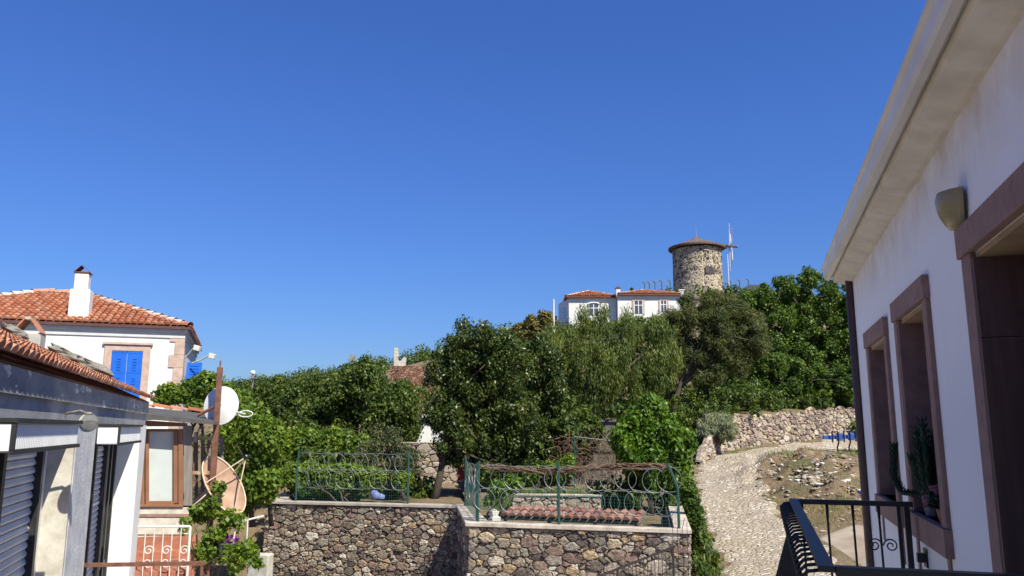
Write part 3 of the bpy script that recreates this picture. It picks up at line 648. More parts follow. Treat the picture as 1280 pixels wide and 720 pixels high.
# ================================================================== LEFT BUILDING (shop with roller shutters)
LB = thing('grey_building', 'low grey rendered building with roller shutters and weathered tile eave', 'building', LP(14.6, 0, -4.6))
SE = 15.05
m = MB()
lb(m, -2, 15.3, -5.2, -.20, -4.7, .30)
lb(m, 9.0, 10.1, -.20, .26, -4.7, .05)
m.build('wall', M['render'], LB)
m = MB(); lb(m, -2, 15.0, -.19, .258, .052, .30); m.build('beam', M['greyfascia'], LB)
m = MB(); lb(m, 14.42, 15.25, -.19, .255, -4.7, .05); m.build('white_pier', M['white'], LB)
m = MB(); lb(m, 8.93, 8.998, .0, .255, -4.7, .05); m.build('pier_side', M['renderlit'], LB)  # sun-facing side in the lighter, warmer copy of the pier's grey render
m = MB(); lb(m, 10.102, 10.2, -.19, .14, -4.7, .05); m.build('pier_edge', M['renderlit'], LB)
m = MB(); lb(m, -2, SE, .259, .287, .235, .425); m.build('fascia', M['peel'], LB)
m = MB(); m.prism([LP(-2,.31,.435), LP(-2,-4.2,2.46), LP(-2,-5.2,2.05), LP(-2,-5.2,.302), LP(-2,.255,.31), LP(-2,.255,.427)], uL*(SE+2)); roofL = m.build('roof', M['pan'], LB)
vL = (LP(0,-4.2,2.46)-LP(0,.31,.435)); LLn = vL.length
tiles(MB(), LP(-2,.33,.455), uL, vL, SE+2.05, lambda a: 0, lambda a: LLn, .155, .34, .006, .5).build('roof_tiles', M['tileold'], roofL)
def shutter_box(s0, s1, d0, d1, z0, z1):
    m = MB(); lb(m, s0+.03, s1, d0, d1-.02, z0, z1-.03); bx = m.build('shutter_box', M['sheet'], LB)
    m = MB(); n = int((s1-s0-.06)/.045)
    for i in range(n):
        a = s0+.04+i*(s1-s0-.07)/n; m.prism([LP(a,d1-.021,z0+.02), LP(a+.015,d1-.012,z0+.02), LP(a+.03,d1-.012,z0+.02), LP(a+.045,d1-.021,z0+.02)], Z*(z1-z0-.06))
    m.build('corrugated_front', M['sheet'], bx)
    m = MB(); lb(m, s0, s0+.028, d0, d1-.02, z0+.012, z1-.035); m.build('end_panel', M['sheet'], bx)
    m = MB(); lb(m, s0-.01, s1+.01, d0, d1+.012, z1-.028, z1); lb(m, s0, s1, d1-.015, d1+.004, z0-.012, z0+.018); lb(m, s0-.004, s0+.034, d1-.018, d1+.006, z0+.02, z1-.03); m.build('box_trim', M['blackframe'], bx)
def shutter(s0, s1, d, z0, z1, bars, slat_h=.075):
    m = MB(); n = int((z1-z0)/slat_h)
    for i in range(n):
        z = z0+i*slat_h; m.prism([LP(s0,d-.01,z), LP(s0,d+.018,z+.012), LP(s0,d+.022,z+.035), LP(s0,d+.004,z+slat_h*.96), LP(s0,d-.01,z+slat_h*.96)], uL*(s1-s0))
    sh = m.build('roller_shutter', M['slat'], LB)
    m = MB(); 
    for b in bars: lb(m, b-.045, b+.045, d+.002, d+.075, z0, z1)
    m.build('guide_rail', M['blackframe'], sh)
shutter_box(5.64, 7.80, .262, .49, -.150, .062)
shutter(5.2, 8.72, -.02, -3.2, -.165, (5.25, 6.42, 7.35, 8.68))
m = MB(); lb(m, 8.74, 8.93, -.10, .03, -3.3, -.165); m.build('shutter_frame', M['sheet'], LB)
shutter_box(10.2, 12.4, .262, .49, -.187, .045)
shutter(11.9, 12.95, -.06, -3.4, -.215, (11.93, 12.9))
m = MB(); lb(m, 12.97, 13.55, -.12, -.07, -1.2, -.215); m.build('roller_shutter', M['slat'], LB)
m = MB(); lb(m, 13.0, 14.3, -.195, -.18, -3.4, -.215); pn = m.build('window', M['glass'], LB)
m = MB()
for b in (12.99, 13.55, 13.9, 14.33): lb(m, b-.04, b+.04, -.178, -.06, -3.4, -.215)
lb(m, 13.03, 14.29, -.177, -.08, -2.1, -2.02); m.build('window_frame', M['blackframe'], pn)
m = MB(); lb(m, 11.8, 14.5, -.15, .08, -3.52, -3.41); m.build('sill', M['concrete'], LB)
P = LP(8.35, .452, .05); GL = thing('globe_lamp', 'clear glass globe lamp on the grey eave beam above the shutters', 'lamp', P)
m = MB(); m.lathe(P-Z*.088, [(.088*math.sin(math.pi*i/14), .088-.088*math.cos(math.pi*i/14)) for i in range(15)], 24)
gm, gt_, gp_ = new_mat('clear_globe_glass'); gp_.inputs['Transmission Weight'].default_value = .95; gp_.inputs['IOR'].default_value = 1.06; rough(gp_, .06); gp_.inputs['Base Color'].default_value = (.72,.70,.62,1)
m.build('globe', gm, GL, smooth=True)
m = MB(); m.tube([LP(8.35,.255,.13), LP(8.35,.38,.16), P+Z*.075], .012, 8); m.lathe(P+Z*.07, [(.0,.03),(.03,.025),(.035,0),(0,0)], 12); m.build('bracket', M['greyboard'], GL, smooth=True)
# stones lying on the verge of the roof, chimney behind
vn = vL.normalized()
for i, (t_, dz, sx, label) in enumerate(((1.0,.10,.30,'long grey stone lying lowest on the weathered roof tiles'), (1.5,.14,.26,'flat grey stone lying midway up the weathered roof tiles'), (2.34,.02,.20,'mossy grey stone lying highest on the weathered roof tiles'))):
    P = LP(14.35+.1*i, .42, .455)+vn*t_+Z*.06
    bm = bmesh.new(); bmesh.ops.create_cube(bm, size=1); bmesh.ops.subdivide_edges(bm, edges=bm.edges[:], cuts=3, use_grid_fill=True)
    for v in bm.verts:
        q = v.co.copy(); k = 1+.25*math.sin(q.x*7+i*2)*math.cos(q.y*6+q.z*5); l = max(.6, 1-.25*(abs(q.x*q.y)+abs(q.y*q.z)+abs(q.x*q.z))*2)
        v.co = (vn*q.x*sx*2+uL*q.y*.36+Z*q.z*.17)*k*l
    me = bpy.data.meshes.new('roof_stone'); bm.to_mesh(me); bm.free(); me.materials.append(M['roofstone'])
    o = bpy.data.objects.new('roof_stone', me); COL.objects.link(o); o.location = P+Z*.05; tag(o, label, 'stone', 'stones weighing down the old roof')
P = at(33, 452, 13.6); CH = thing('roof_chimney', 'squat cement chimney under two leaning orange tiles', 'chimney', P)
z1 = at(33, 417, 13.6).z-P.z; m = MB()
m.obox(P-nL*.22-uL*.2-Z*.6, nL*.44, uL*.4, Z*(z1+.6)); m.build('stack', M['concrete'], CH, bevel=.02)
m = MB(); q = P+Z*z1
for e in (-1, 1): m.obox(q+nL*e*.20-uL*.22, nL*e*.03, uL*.44, -nL*e*.17+Z*.24)
m.build('tile_cap', M['tile'], CH)
m = MB(); m.obox(q-nL*.05-uL*.2+Z*.225, nL*.09, uL*.4, Z*.045); m.build('ridge_mortar', M['concrete'], CH)

# ================================================================== WHITE HOUSE WITH TILED HIP ROOF (far left)
cor = at(228, 450, 26.0); cor.z = 0; sW, dW = cor.dot(uL), cor.dot(nL)
def HP(a, b, z): return cor-nL*a+uL*b+Z*z               # a: leftwards along the facade, b: into the house
HW, HD = 8.9, 7.6; ez = 3.22; gz = -3.5
WH = thing('tiled_house', 'white house with orange hip roof and blue window shutters at the left', 'house', HP(0,0,gz))
def hb(m, a0, a1, b0, b1, z0, z1): return m.obox(HP(a0,b0,z0), -nL*(a1-a0), uL*(b1-b0), Z*(z1-z0))
wz0, wz1 = at(155,492,26.4).z-.55, at(155,442,26.4).z
wa = [(cor-at(px, 465, 26.3)).dot(nL) for px in (177, 138)]; wa = [max(.5, wa[0]), wa[1]]
wa = [( (cor-on_plane(px, 465, cor, -uL)).dot(nL)) for px in (177, 138)]
m = MB(); hb(m, 0, HW, 0, HD, gz, ez-.05); m.build('wall', M['white'], WH)
m = MB(); hb(m, -.04, HW+.04, -.04, HD+.04, ez-.30, ez-.14); hb(m, -.10, HW+.10, -.10, HD+.10, ez-.139, ez-.02); m.build('eave_moulding', M['trim'], WH)
m = MB(); hb(m, -.20, HW+.2, -.20, HD+.2, ez-.019, ez+.06); m.build('gutter', M['mauvegutter'], WH)
ov = .18; rise = .375; hh = (HD+2*ov)/2; rz = ez+.07+hh*rise; e0 = ez+.065
c1, c2, c3, c4 = HP(-ov,-ov,e0), HP(HW+ov,-ov,e0), HP(HW+ov,HD+ov,e0), HP(-ov,HD+ov,e0)
r1, r2 = HP(hh-ov, hh-ov, rz), HP(HW+ov-hh, hh-ov, rz)
m = MB(); m.add([c1,c2,c3,c4,r1,r2], [(0,4,5,1),(3,2,5,4),(0,3,4),(1,5,2),(0,1,2,3)]); rf = m.build('roof', M['pan'], WH)
sl_ = math.hypot(1, rise); m = MB(); WU = HW+2*ov
tiles(m, c1+Z*.02, c2-c1, r1+(c2-c1).normalized()*0-HP(hh-ov,-ov,e0), WU, lambda a: 0, lambda a: min(hh, a, WU-a)*sl_, .2, .33)
tiles(m, c1+Z*.02, c4-c1, r1-HP(-ov,hh-ov,e0), 2*hh, lambda a: 0, lambda a: min(a, 2*hh-a)*sl_, .2, .33)
tiles(m, c2+Z*.02, c3-c2, r2-HP(HW+ov,hh-ov,e0), 2*hh, lambda a: 0, lambda a: min(a, 2*hh-a)*sl_, .2, .33)
m.build('roof_tiles', M['tile'], rf)
m = MB(); caps(m, c1+Z*.05, r1+Z*.07, .12); caps(m, c2+Z*.05, r2+Z*.07, .12); caps(m, r1+Z*.07, r2+Z*.07, .12); m.build('ridge_caps', M['mortarcap'], rf)
# chimney
cp_ = on_plane(99, 398, HP(0,.55,0), -uL); ca = (cor-cp_).dot(nL); cb = .55
zc = [on_plane(99, y, HP(0,cb,0), -uL).z for y in (398, 363, 342, 333)]
m = MB(); hb(m, ca-.30, ca+.30, cb-.28, cb+.32, zc[0]-.3, zc[1]); hb(m, ca-.20, ca+.22, cb-.2, cb+.22, zc[1], zc[2]); ch = m.build('chimney', M['white'], WH, bevel=.03)
m = MB(); 
for e in (-1, 1): m.obox(HP(ca+.01+e*.24, cb-.24, zc[2]+.02), nL*e*.02-Z*.0, uL*.5, nL*e*.20+Z*.22)
hb(m, ca-.23, ca+.25, cb-.23, cb+.25, zc[2], zc[2]+.035); m.build('tile_cap', M['pan'], ch)
# window with blue shutters on the facade
a0, a1 = wa; fwid = .22
m = MB(); hb(m, a0-fwid, a0-.001, -.05, .02, wz0, wz1+.001); hb(m, a1+.001, a1+fwid, -.05, .02, wz0, wz1+.001); hb(m, a0-fwid, a1+fwid, -.05, .02, wz1+.002, wz1+.20); hb(m, a0-fwid-.06, a1+fwid+.06, -.10, .02, wz1+.201, wz1+.27); hb(m, a0-fwid-.04, a1+fwid+.04, -.1, .02, wz0-.14, wz0-.001)
m.build('window_frame', M['pinkstone'], WH)
mid = (a0+a1)/2
for (q0, q1) in ((a0, mid-.008), (mid+.008, a1)):
    m = MB(); hb(m, q0, q1, -.03, .02, wz0, wz1)
    wd = q1-q0
    for zz0, zz1 in ((wz0+.12, wz0+.62), (wz0+.72, wz0+1.15), (wz0+1.25, wz1-.1)):
        if zz1 <= zz0+.15: continue
        n = int((zz1-zz0)/.09)
        for k in range(n): hb(m, q0+wd*.38, q0+wd*.62, -.048, -.031, zz0+k*.09, zz0+k*.09+.045)
    for zz in (wz0, wz0+.64, wz0+1.17, wz1-.07):
        if zz < wz1-.03: hb(m, q0, q1, -.037, -.0305, zz, zz+.06)
    m.build('shutter', M['blueshutter'], WH)
# quoins at the corner
m = MB(); k = 0; z = gz
while z < ez-.36:
    L = .42 if k % 2 else .26; h = .42; zt_ = min(z+h, ez-.31); hb(m, -.04, L, -.035, .45 if k % 2 == 0 else .28, z, zt_-.008); z += h; k += 1
m.build('quoins', M['pinkstone'], WH)
# open blue shutter on the side wall, flood lights on brackets
m = MB(); zq = [at(236, y, 28.0).z for y in (486, 453)]; hb(m, -.52, -.03, 2.0, 2.05, zq[0]-.8, zq[1])
for k in range(16): hb(m, -.42, -.13, 1.982, 1.999, zq[0]-.7+k*.1, zq[0]-.64+k*.1)
m.build('shutter', M['blueshutter'], WH)
for (px, py, dpx, dpy, yy) in ((262, 444, 240, 454, 27.5), (243, 434, 226, 452, 26.8)):
    q = at(px, py, yy); st = at(dpx, dpy, yy+.3); lt = MB(); lt.tube([st, st.lerp(q, .5)-Z*.03, q], .025, 6); br = lt.build('lamp_bracket', M['whiterail'], WH)
    lt = MB(); lt.obox(q-Vector((.02,.1,.1)), (.2,0,-.05), (0,.2,0), (.03,0,.18)); lt.build('flood_light', M['whiterail'], br, bevel=.02)

# ================================================================== BROWN GLAZED LEAN-TO
o0 = on_plane(160, 640, LP(16.3, 0, 0), -uL)
SH_S = 16.3
def SP(px, py, ds=0): 
    return on_plane(px, py, LP(SH_S+ds, 0, 0), -uL)
def quadbox(m, p1, p2, p3, p4, depth):
    m.prism([p1, p2, p3, p4], uL*depth); return m
ST = thing('glazed_shed', 'brown framed glazed shed with dark felt roof between houses', 'shed', SP(200, 700))
def qb(m, x0, y0, x1, y1, ds, dp, y0b=None): 
    return quadbox(m, SP(x0, y0, ds), SP(x1, y0 if y0b is None else y0b, ds), SP(x1, y1, ds), SP(x0, y1, ds), dp)
m = MB(); qb(m, 150, 537, 224, 633, .06, .02); gl = m.build('pane', M['milkglass'], ST)
m = MB(); qb(m, 150, 634, 236, 668, .0, .2, 634); qb(m, 150, 668, 236, 740, .02, .2); m.build('lower_wall', M['renderlit'], ST)
m = MB(); qb(m, 150, 642.5, 236, 646, -.02, .05); m.build('dark_band', M['brownstone'], ST)
m = MB(); qb(m, 176.5, 535, 180.5, 632, -.02, .08); qb(m, 182, 536, 186, 631, -.01, .06); qb(m, 186, 536, 222, 539.5, -.01, .06); qb(m, 217, 539, 222, 629, -.01, .06); qb(m, 186, 626.5, 217, 630.5, -.01, .06); qb(m, 223, 536, 229, 633, -.03, .1); qb(m, 150, 630.5, 229, 633.5, -.04, .1)
m.build('window_frame', M['brownpvc'], ST)
m = MB(); qb(m, 150, 523, 234, 533, -.03, .1, 529); qb(m, 150, 512, 238, 525, -.08, .1, 524); m.build('head_board', M['brownpvc'], ST)
m = MB(); qb(m, 230, 532, 240, 632, -.02, .1); qb(m, 240, 548, 246, 553, .0, .05, 540)
m.build('corner_post', M['greyboard'], ST)
m = MB()
for k in range(5): qb(m, 243+k*8, 540+k*1.5, 247.5+k*8, 640, .5+.1*k, .05)
m.build('back_boards', M['greyboard'], ST)
m = MB(); m.prism([SP(140,513,-.35), SP(272,527,-.35), SP(272,531,-.35), SP(140,521,-.35)], uL*.08)
m.prism([SP(140,513,-.27), SP(272,527,-.27), SP(272,529,-.27), SP(140,516,-.27)], uL*3.0+Z*.16); m.build('roof', M['darkroofing'], ST)
m = MB(); caps(m, SP(168,505,3.0)+Z*.0, SP(257,514,3.0)+Z*0, .07, .3); m.build('ridge_caps', M['tile'], ST)
# brick steps behind the white railing
m = MB()
for k in range(4): m.obox(SP(155,700,-.35*k)-Z*(.16*k-.15), nL*1.1, -uL*.34, -Z*.16)
m.obox(SP(155,672,.02), nL*1.25, -uL*.03, -Z*2.2); bs = m.build('brick_steps', M['brick'], loc=SP(160,720)); tag(bs, 'red brick steps below the brown glazed shed', 'steps')

def railing(name, label, cat, A, B, h, n, mat, scrolls=True, br=.008):
    A, B = Vector(A), Vector(B); u = (B-A); Ln = u.length; u.normalize(); rt = thing(name, label, cat, A-Z*h)
    m = MB(); m.tube([A, B], .02, 8); m.build('top_rail', mat, rt)
    m = MB(); m.tube([A-Z*(h-.08), B-Z*(h-.08)], .014, 8); m.build('bottom_rail', mat, rt)
    for k in range(n):
        p = A+u*Ln*k/(n-1); big = k in (0, n-1); m = MB(); m.tube([p, p-Z*(h if big else h-.08)], .022 if big else br, 6); m.build('post' if big else 'bar', mat, rt)
        if scrolls and k < n-1 and k % 2 == 0:
            c = p+u*Ln*.5/(n-1)-Z*h*.45
            for e in (1, -1): m = MB(); m.tube(flat_spiral(c+Z*.10*e, u, Z*e, .085, 1.4, 20), .008, 5); m.build('scroll', mat, rt)
    return rt
railing('white_railing', 'white iron railing with scrolls on the brick steps', 'railing', at(160, 658, 13.9), at(238, 658, 14.1), 1.1, 8, M['whiterail'])
# rusty handrail in the foreground
A, B = at(98, 706.5, 9.2), at(256, 704, 9.0)
HR = thing('rusty_handrail', 'rusty steel handrail crossing low in front of white railing', 'handrail', A-Z*1)
m = MB(); m.obox(A-Z*.02-Vector((0,.02,0)), B-A, (0,.04,0), (0,0,.04)); m.build('rail', M['rust'], HR)
for p in (A+Vector((.03,0,0)), B-Vector((.03,0,0))):
    m = MB(); m.tube([p-Z*.02, p-Z*1.1], .018, 8); m.build('post', M['rust'], HR)

# ================================================================== RUSTY POLE, DISHES
YP = 15.4
pt_, pb_ = at(275, 459, YP), at(258.5, 735, YP); PX = (pt_.x+at(266,600,YP).x)/2
pole_x = at(266, 600, YP).x
PL = thing('rusty_pole', 'tall rusty steel pole carrying two satellite dishes and scroll brackets', 'pole', (pole_x, YP, -4.6))
m = MB(); m.obox((pole_x-.045, YP-.045, -4.6), (.09,0,0), (0,.09,0), (0,0,pt_.z+4.6)); m.build('shaft', M['rust'], PL, bevel=.006)
m = MB(); m.tube([(pole_x,YP,pt_.z-.02), (pole_x,YP,pt_.z+.13)], .014, 6); m.build('tip_rod', M['rust'], PL)
for (y, x0) in ((548, 240), (591, 237), (635, 233), (680, 232)):
    q = at(x0, y, YP); m = MB(); m.obox((q.x, YP-.02, q.z-.03), (pole_x-.046-q.x,0,0), (0,.04,0), (0,0,.06)); b_ = m.build('bracket', M['rustlight'], PL)
    m = MB(); c = Vector((pole_x-.17, YP, q.z-.22)); m.tube(flat_spiral(c, Vector((1,0,0)), Z, .12, 1.7, 26), .012, 5); m.build('scroll', M['rust'], b_); m = MB(); m.tube(flat_spiral(c+Vector((-.20,0,.10)), Vector((1,0,0)), -Z, .075, 1.5, 20), .011, 5); m.build('scroll', M['rust'], b_)
q = at(235, 634, YP); m = MB(); m.tube([(q.x+.05, YP, at(0,520,YP).z-.4), (q.x+.05, YP, -4.0)], .018, 6); m.build('side_bar', M['rust'], PL)
m = MB(); q = at(246, 520, YP); m.tube([(q.x, YP+.02, q.z), (pole_x, YP+.02, at(0,506,YP).z)], .03, 6); m.build('arm', M['rust'], PL)
def dish(name, label, c, n, rx, ry, depth, up, mf, mr, arms, arm_mat, lnb_at, loop=False):
    n = Vector(n).normalized(); e1 = Vector(up)-n*Vector(up).dot(n); e1.normalize(); e2 = n.cross(e1); c = Vector(c)
    rt = thing(name, label, 'satellite dish', c); m = MB(); vs = []; rings, seg = 8, 36
    for s_ in (0, 1):
        for i in range(rings+1):
            q = i/rings
            for k in range(seg):
                a = 2*math.pi*k/seg; vs.append(c+e1*math.cos(a)*ry*q+e2*math.sin(a)*rx*q+n*(depth*(q*q-1)-.012*s_))
    fs = []; K = (rings+1)*seg
    for i in range(rings):
        for k in range(seg):
            k2 = (k+1) % seg; f = (i*seg+k, i*seg+k2, (i+1)*seg+k2, (i+1)*seg+k); fs.append(f); fs.append(tuple(K+x for x in f[::-1]))
    m.add(vs, fs); m.build('reflector', mf, rt, smooth=True)
    m = MB(); m.tube([c+e1*math.cos(2*math.pi*k/seg)*ry+e2*math.sin(2*math.pi*k/seg)*rx for k in range(seg)], .016, 6, closed=True); m.build('rim', mr, rt, smooth=True)
    L = c+n*lnb_at[0]+e1*lnb_at[1]+e2*lnb_at[2]
    for (a1, a2) in arms:
        m = MB(); st = c+e1*a1*ry+e2*a2*rx+n*(depth*(a1*a1+a2*a2-1)); m.tube([st, L], .013, 6); m.build('feed_arm', arm_mat, rt)
    m = MB(); 
    if loop: m.tube([L+e1*.06*math.cos(2*math.pi*k/20)+e2*.14*math.sin(2*math.pi*k/20) for k in range(20)], .012, 5, closed=True)
    else: m.lathe(L-n*.05, [(0,0),(.045,0),(.05,.05),(.035,.11),(0,.12)], 12, ax=n)
    m.build('feed_horn', M['dishwhite'] if loop else M['iron'], rt)
    m = MB(); m.tube([c-n*(depth+.01), c-n*(depth+.10), Vector((pole_x, YP, c.z))], .03, 8); m.build('mount', M['rust'], rt); return rt
k_ = YP/FPX
dish('satellite_dish', 'white round satellite dish high on the rusty pole', at(276.5, 507, YP+.28), (.06, .985, -.10), 21.5*k_, 23.5*k_, .05, Z, M['dishwhite'], M['dishwhite'], ((-.3,.75),), M['dishwhite'], (.02, -.16, .50) , True)
dish('satellite_dish', 'rust stained satellite dish leaning below on the rusty pole', at(280, 606, YP+.12), (.60, -.62, .40), 21*k_, 40*k_, .14, (-.62,.1,.75), M['dishtan'], M['dishcream'], ((-.85,.2),(.3,.9),(.2,-.9)), M['dishcream'], (.46, .22, -.40))
dish('satellite_dish', 'small pale dish seen nearly edge on beside rusty pole', at(250, 622, YP+.1), (-.62, -.35, .72), 13*k_, 23*k_, .05, (.75,.0,.65), M['dishcream'], M['dishcream'], ((-.8,0),), M['dishcream'], (.25, -.2, 0))
# white drying rack right of the pole
RK = thing('drying_rack', 'white wire drying rack sticking out right of rusty pole', 'drying rack', at(262, 702, YP))
a, b, c, d = at(296, 653, YP-.1), at(329, 645, YP+.3), at(274, 701, YP-.1), at(329, 706, YP+.3)
for (p, q) in ((a,b),(c,d),(a, a.lerp(c,.0)+Vector((-.1,0,-.75))),(a.lerp(b,.4), c.lerp(d,.6))):
    m = MB(); m.tube([p, q], .016, 6); m.build('bar', M['whiterail'], RK)
P = at(284, 703, YP-.05); FB = thing('flower_bucket', 'grey bucket of purple flowers hanging by the rusty pole', 'flower pot', P)
lathe_pot(P, .13, .19, .36, M['potgrey'], 'pot', FB)
V = leaves(np.array([[*(P+Z*.38+Vector((x,y,0))), .12] for x, y in ((-.1,0),(.1,0),(0,-.08),(.02,.08))]), 500, .05, .7); raw_mesh('flowers', V, np.arange(len(V)).reshape(-1,4), M['purple'], FB)

# ================================================================== GARDEN TERRACE: STONE WALLS
ZC = -2.33
def on_z(px, py, z):
    r = ray(px, py); return r*(z/r.z)
FL, FR = on_z(585, 653, ZC), on_z(862, 662, ZC)          # front block, outer top edge
BL, BRt = on_z(573, 632, ZC), on_z(846, 620, ZC)
LL_, LR_ = on_z(331, 626, ZC), on_z(574, 632, ZC)
for p in (FL, FR, BL, BRt, LL_, LR_): p.z = 0
uF = (FR-FL).normalized(); nF = Vector((uF.y, -uF.x, 0)); uS = (BL-FL).normalized(); uRt = (BRt-FR).normalized(); uB = (LR_-LL_).normalized(); nB = Vector((uB.y, -uB.x, 0))
def H(p, z): return Vector((p.x, p.y, z))
ZG = -2.62
def inner(p, q, k): return p+(q-p).normalized()*k
FW = thing('stone_wall', 'rubble stone terrace wall with pale coping below the razor fence', 'stone wall', H(FL, -5.2))
nS = Vector((-uS.y, uS.x, 0)); nS = nS if nS.x < 0 else -nS; nRt = Vector((uRt.y, -uRt.x, 0)); nRt = nRt if nRt.x > 0 else -nRt
LF, LS, LRt = (FR-FL).length, (BL-FL).length, (BRt-FR).length
th = .45
m = MB(); ins = .06
m.prism([H(FL-nF*ins-nS*ins, -5.6), H(FR-nF*ins-nRt*ins, -5.6), H(BRt-nRt*ins, -5.6), H(BRt-nRt*th, -5.6), H(FR-nF*th-nRt*th, -5.6), H(FL-nF*th-nS*th, -5.6), H(BL-nS*th, -5.6), H(BL-nS*ins, -5.6)], Z*(ZC-.10+5.6))
m.build('mortar_core', M['mortar'], FW)
FV = 3.2
stone_face('front_stonework', H(FL-nF*ins, ZC-.10-FV), uF, LF-.06, FV, .205, M['rubble'], FW, nF, .075, 3, gap=.004)
stone_face('side_stonework', H(FL-nS*ins, ZC-.10-FV), uS, LS, FV, .25, M['rubble'], FW, nS, .08, 5, gap=.013)
stone_face('road_side_stonework', H(FR-nRt*ins, ZC-.10-FV), uRt, LRt, FV, .25, M['rubble'], FW, nRt, .08, 6, gap=.013)
def strip(m, P, Q, nn, w, z0, z1, cut=0): 
    a, b = H(P, z0), H(Q, z0); m.obox(a+nn*.05, b-a, -nn*w, Z*(z1-z0))
m = MB(); o = .05
m.prism([H(FL+nF*o+nS*o, ZC-.09), H(FR+nF*o+nRt*o, ZC-.09), H(BRt+nRt*o, ZC-.09), H(BRt-nRt*.38, ZC-.09), H(FR-nF*.36-nRt*.38, ZC-.09), H(FL-nF*.36-nS*.40, ZC-.09), H(BL-nS*.40, ZC-.09), H(BL+nS*o, ZC-.09)], Z*.09)
m.build('coping', M['coping'], FW, bevel=.008)
m = MB(); m.obox(H(FR-uF*.42+nF*.10, -5.4), uF*.40, nF*.3, Z*(5.4-3.35)); m.build('corner_pillar', M['concrete'], FW, bevel=.03)
LW = thing('stone_wall', 'long rubble stone wall set back with grey coping and green fence', 'stone wall', H(LL_, -5.2))
LB_ = (LR_-LL_).length; UL_ = Vector((-.10, 1, 0)).normalized(); nLe = Vector((-1,-.1,0)).normalized()
m = MB(); m.prism([H(LL_-nB*ins, -5.6), H(LR_+uB*.3-nB*ins, -5.6), H(LR_+uB*.3-nB*.5, -5.6), H(LL_+uB*.5-nB*.5, -5.6), H(LL_+UL_*4+uB*.5, -5.6), H(LL_+UL_*4, -5.6)], Z*(ZC-.09+5.6)); m.build('mortar_core', M['mortar'], LW)
stone_face('front_stonework', H(LL_-nB*ins, ZC-.09-FV), uB, LB_+.1, FV, .175, M['rubble'], LW, nB, .075, 8, gap=.005, aspect=1.6)
m = MB(); m.prism([H(LL_+nB*.05+nLe*.06, ZC-.08), H(LR_+nB*.05, ZC-.08), H(LR_-nB*.45, ZC-.08), H(LL_+uB*.45-nB*.45, ZC-.08), H(LL_+UL_*4+uB*.45, ZC-.08), H(LL_+UL_*4+nLe*.06, ZC-.08)], Z*.08); m.build('coping', M['copinggrey'], LW, bevel=.008)
m = MB(); m.obox(H(LL_-uB*.16+nB*.25, -5.4), uB*.75, nB*.35, Z*(5.4-3.9)); m.build('concrete_footing', M['concrete'], LW, bevel=.05)
# earth inside the terrace
def patch(name, quad, mat, zf, n=40, kind='structure'):
    a, b, c, d = [Vector(q) for q in quad]; V = []
    for i in range(n):
        for j in range(n):
            s, t = i/(n-1), j/(n-1); p = (a*(1-s)+b*s)*(1-t)+(d*(1-s)+c*s)*t; V.append((p.x, p.y, zf(p.x, p.y)))
    ii = np.arange(n*n).reshape(n, n); o = raw_mesh(name, np.array(V), np.stack([ii[:-1,:-1], ii[1:,:-1], ii[1:,1:], ii[:-1,1:]], -1).reshape(-1,4), mat); o['kind'] = kind; return o
patch('garden_ground', [FL-nF*.4-nS*.4, FR-nF*.4-nRt*.4, BRt+uRt*9-nRt*.4, BL+uS*9-nS*.4], M['earth'], lambda x, y: max(ZG-.1, min(-2.0, ZG-.1+(y-24)*.06)))
patch('garden_ground', [LL_-nB*.4+uB*.3, LR_-nB*.4+uB*.6, LR_+uB*.5+UL_*9, LL_+UL_*9+uB*.3], M['earth'], lambda x, y: ZG+(y-26)*.015)

# ---- fences on the terrace walls
def circle(c, u, v, r, n=22): return [c+u*r*math.cos(2*math.pi*k/n)+v*r*math.sin(2*math.pi*k/n) for k in range(n)]
def fence(name, label, A, B, posts, h, rows, post_mat, base_h=.55, lean=None, dens=.42, rr=.285):
    """posts: fractions along A-B; rows: heights of the razor rings' centres"""
    A, B = Vector(A), Vector(B); u = (B-A).normalized(); Ln = (B-A).length; rt = thing(name, label, 'fence', A)
    for i, f in enumerate(posts):
        p = A.lerp(B, f); l = (lean or {}).get(i, Vector((0,0,0))); m = MB(); m.tube([p-Z*.02, p+Z*h*.62, p+Z*h+l], .034, 8); m.build('post', post_mat, rt)
    nrm = Vector((u.y,-u.x,0)); m = MB(); k = int(Ln/dens)
    for j, z in enumerate(rows):
        for i in range(k):
            c = A+u*(i+.5+.25*(j % 2))*Ln/(k+.3)+Z*(z+random.uniform(-.02,.02))+nrm*random.uniform(-.05,.05); tilt = random.uniform(-.25,.25)
            uu = (u*math.cos(tilt)+nrm*math.sin(tilt)); m.tube(circle(c, uu, Z, rr*random.uniform(.94,1.05)), .0072, 4, closed=True)
    m.build('razor_wire', M['razor'], rt)
    m = MB(); n = int(Ln/.075)
    for i in range(n+1): p = A+u*Ln*i/n; m.tube([p, p+Z*base_h], .0028, 3, cap=False)
    for i in range(int(base_h/.075)): m.tube([A+Z*(.02+i*.075), B+Z*(.02+i*.075)], .0028, 3, cap=False)
    m.build('mesh_panel', M['greenmesh'], rt)
    m = MB()
    for z in [rows[0]-rr, rows[0]+rr*.95, rows[-1]+rr]:
        pts = [A+u*Ln*i/12+Z*(z+.02*math.sin(i*1.7)) for i in range(13)]; m.tube(pts, .006, 4)
    m.build('strand_wire', M['razor'], rt)
    return rt
fo = -nF*.17
A = on_z(600, 648, ZC)+Z*0; B = on_z(846, 655, ZC)
A = H(FL+fo-nS*.2, ZC); B = H(FR+fo-nRt*.25, ZC)
fence('razor_fence', 'green post fence with two rows of razor wire rings on the terrace wall', A, B, (0, .42, 1), 1.50, (.55, 1.10), M['greenpost'], .8, {2: Vector((-.22,.0,.0)), 0: Vector((.02,0,0))}, dens=.34)
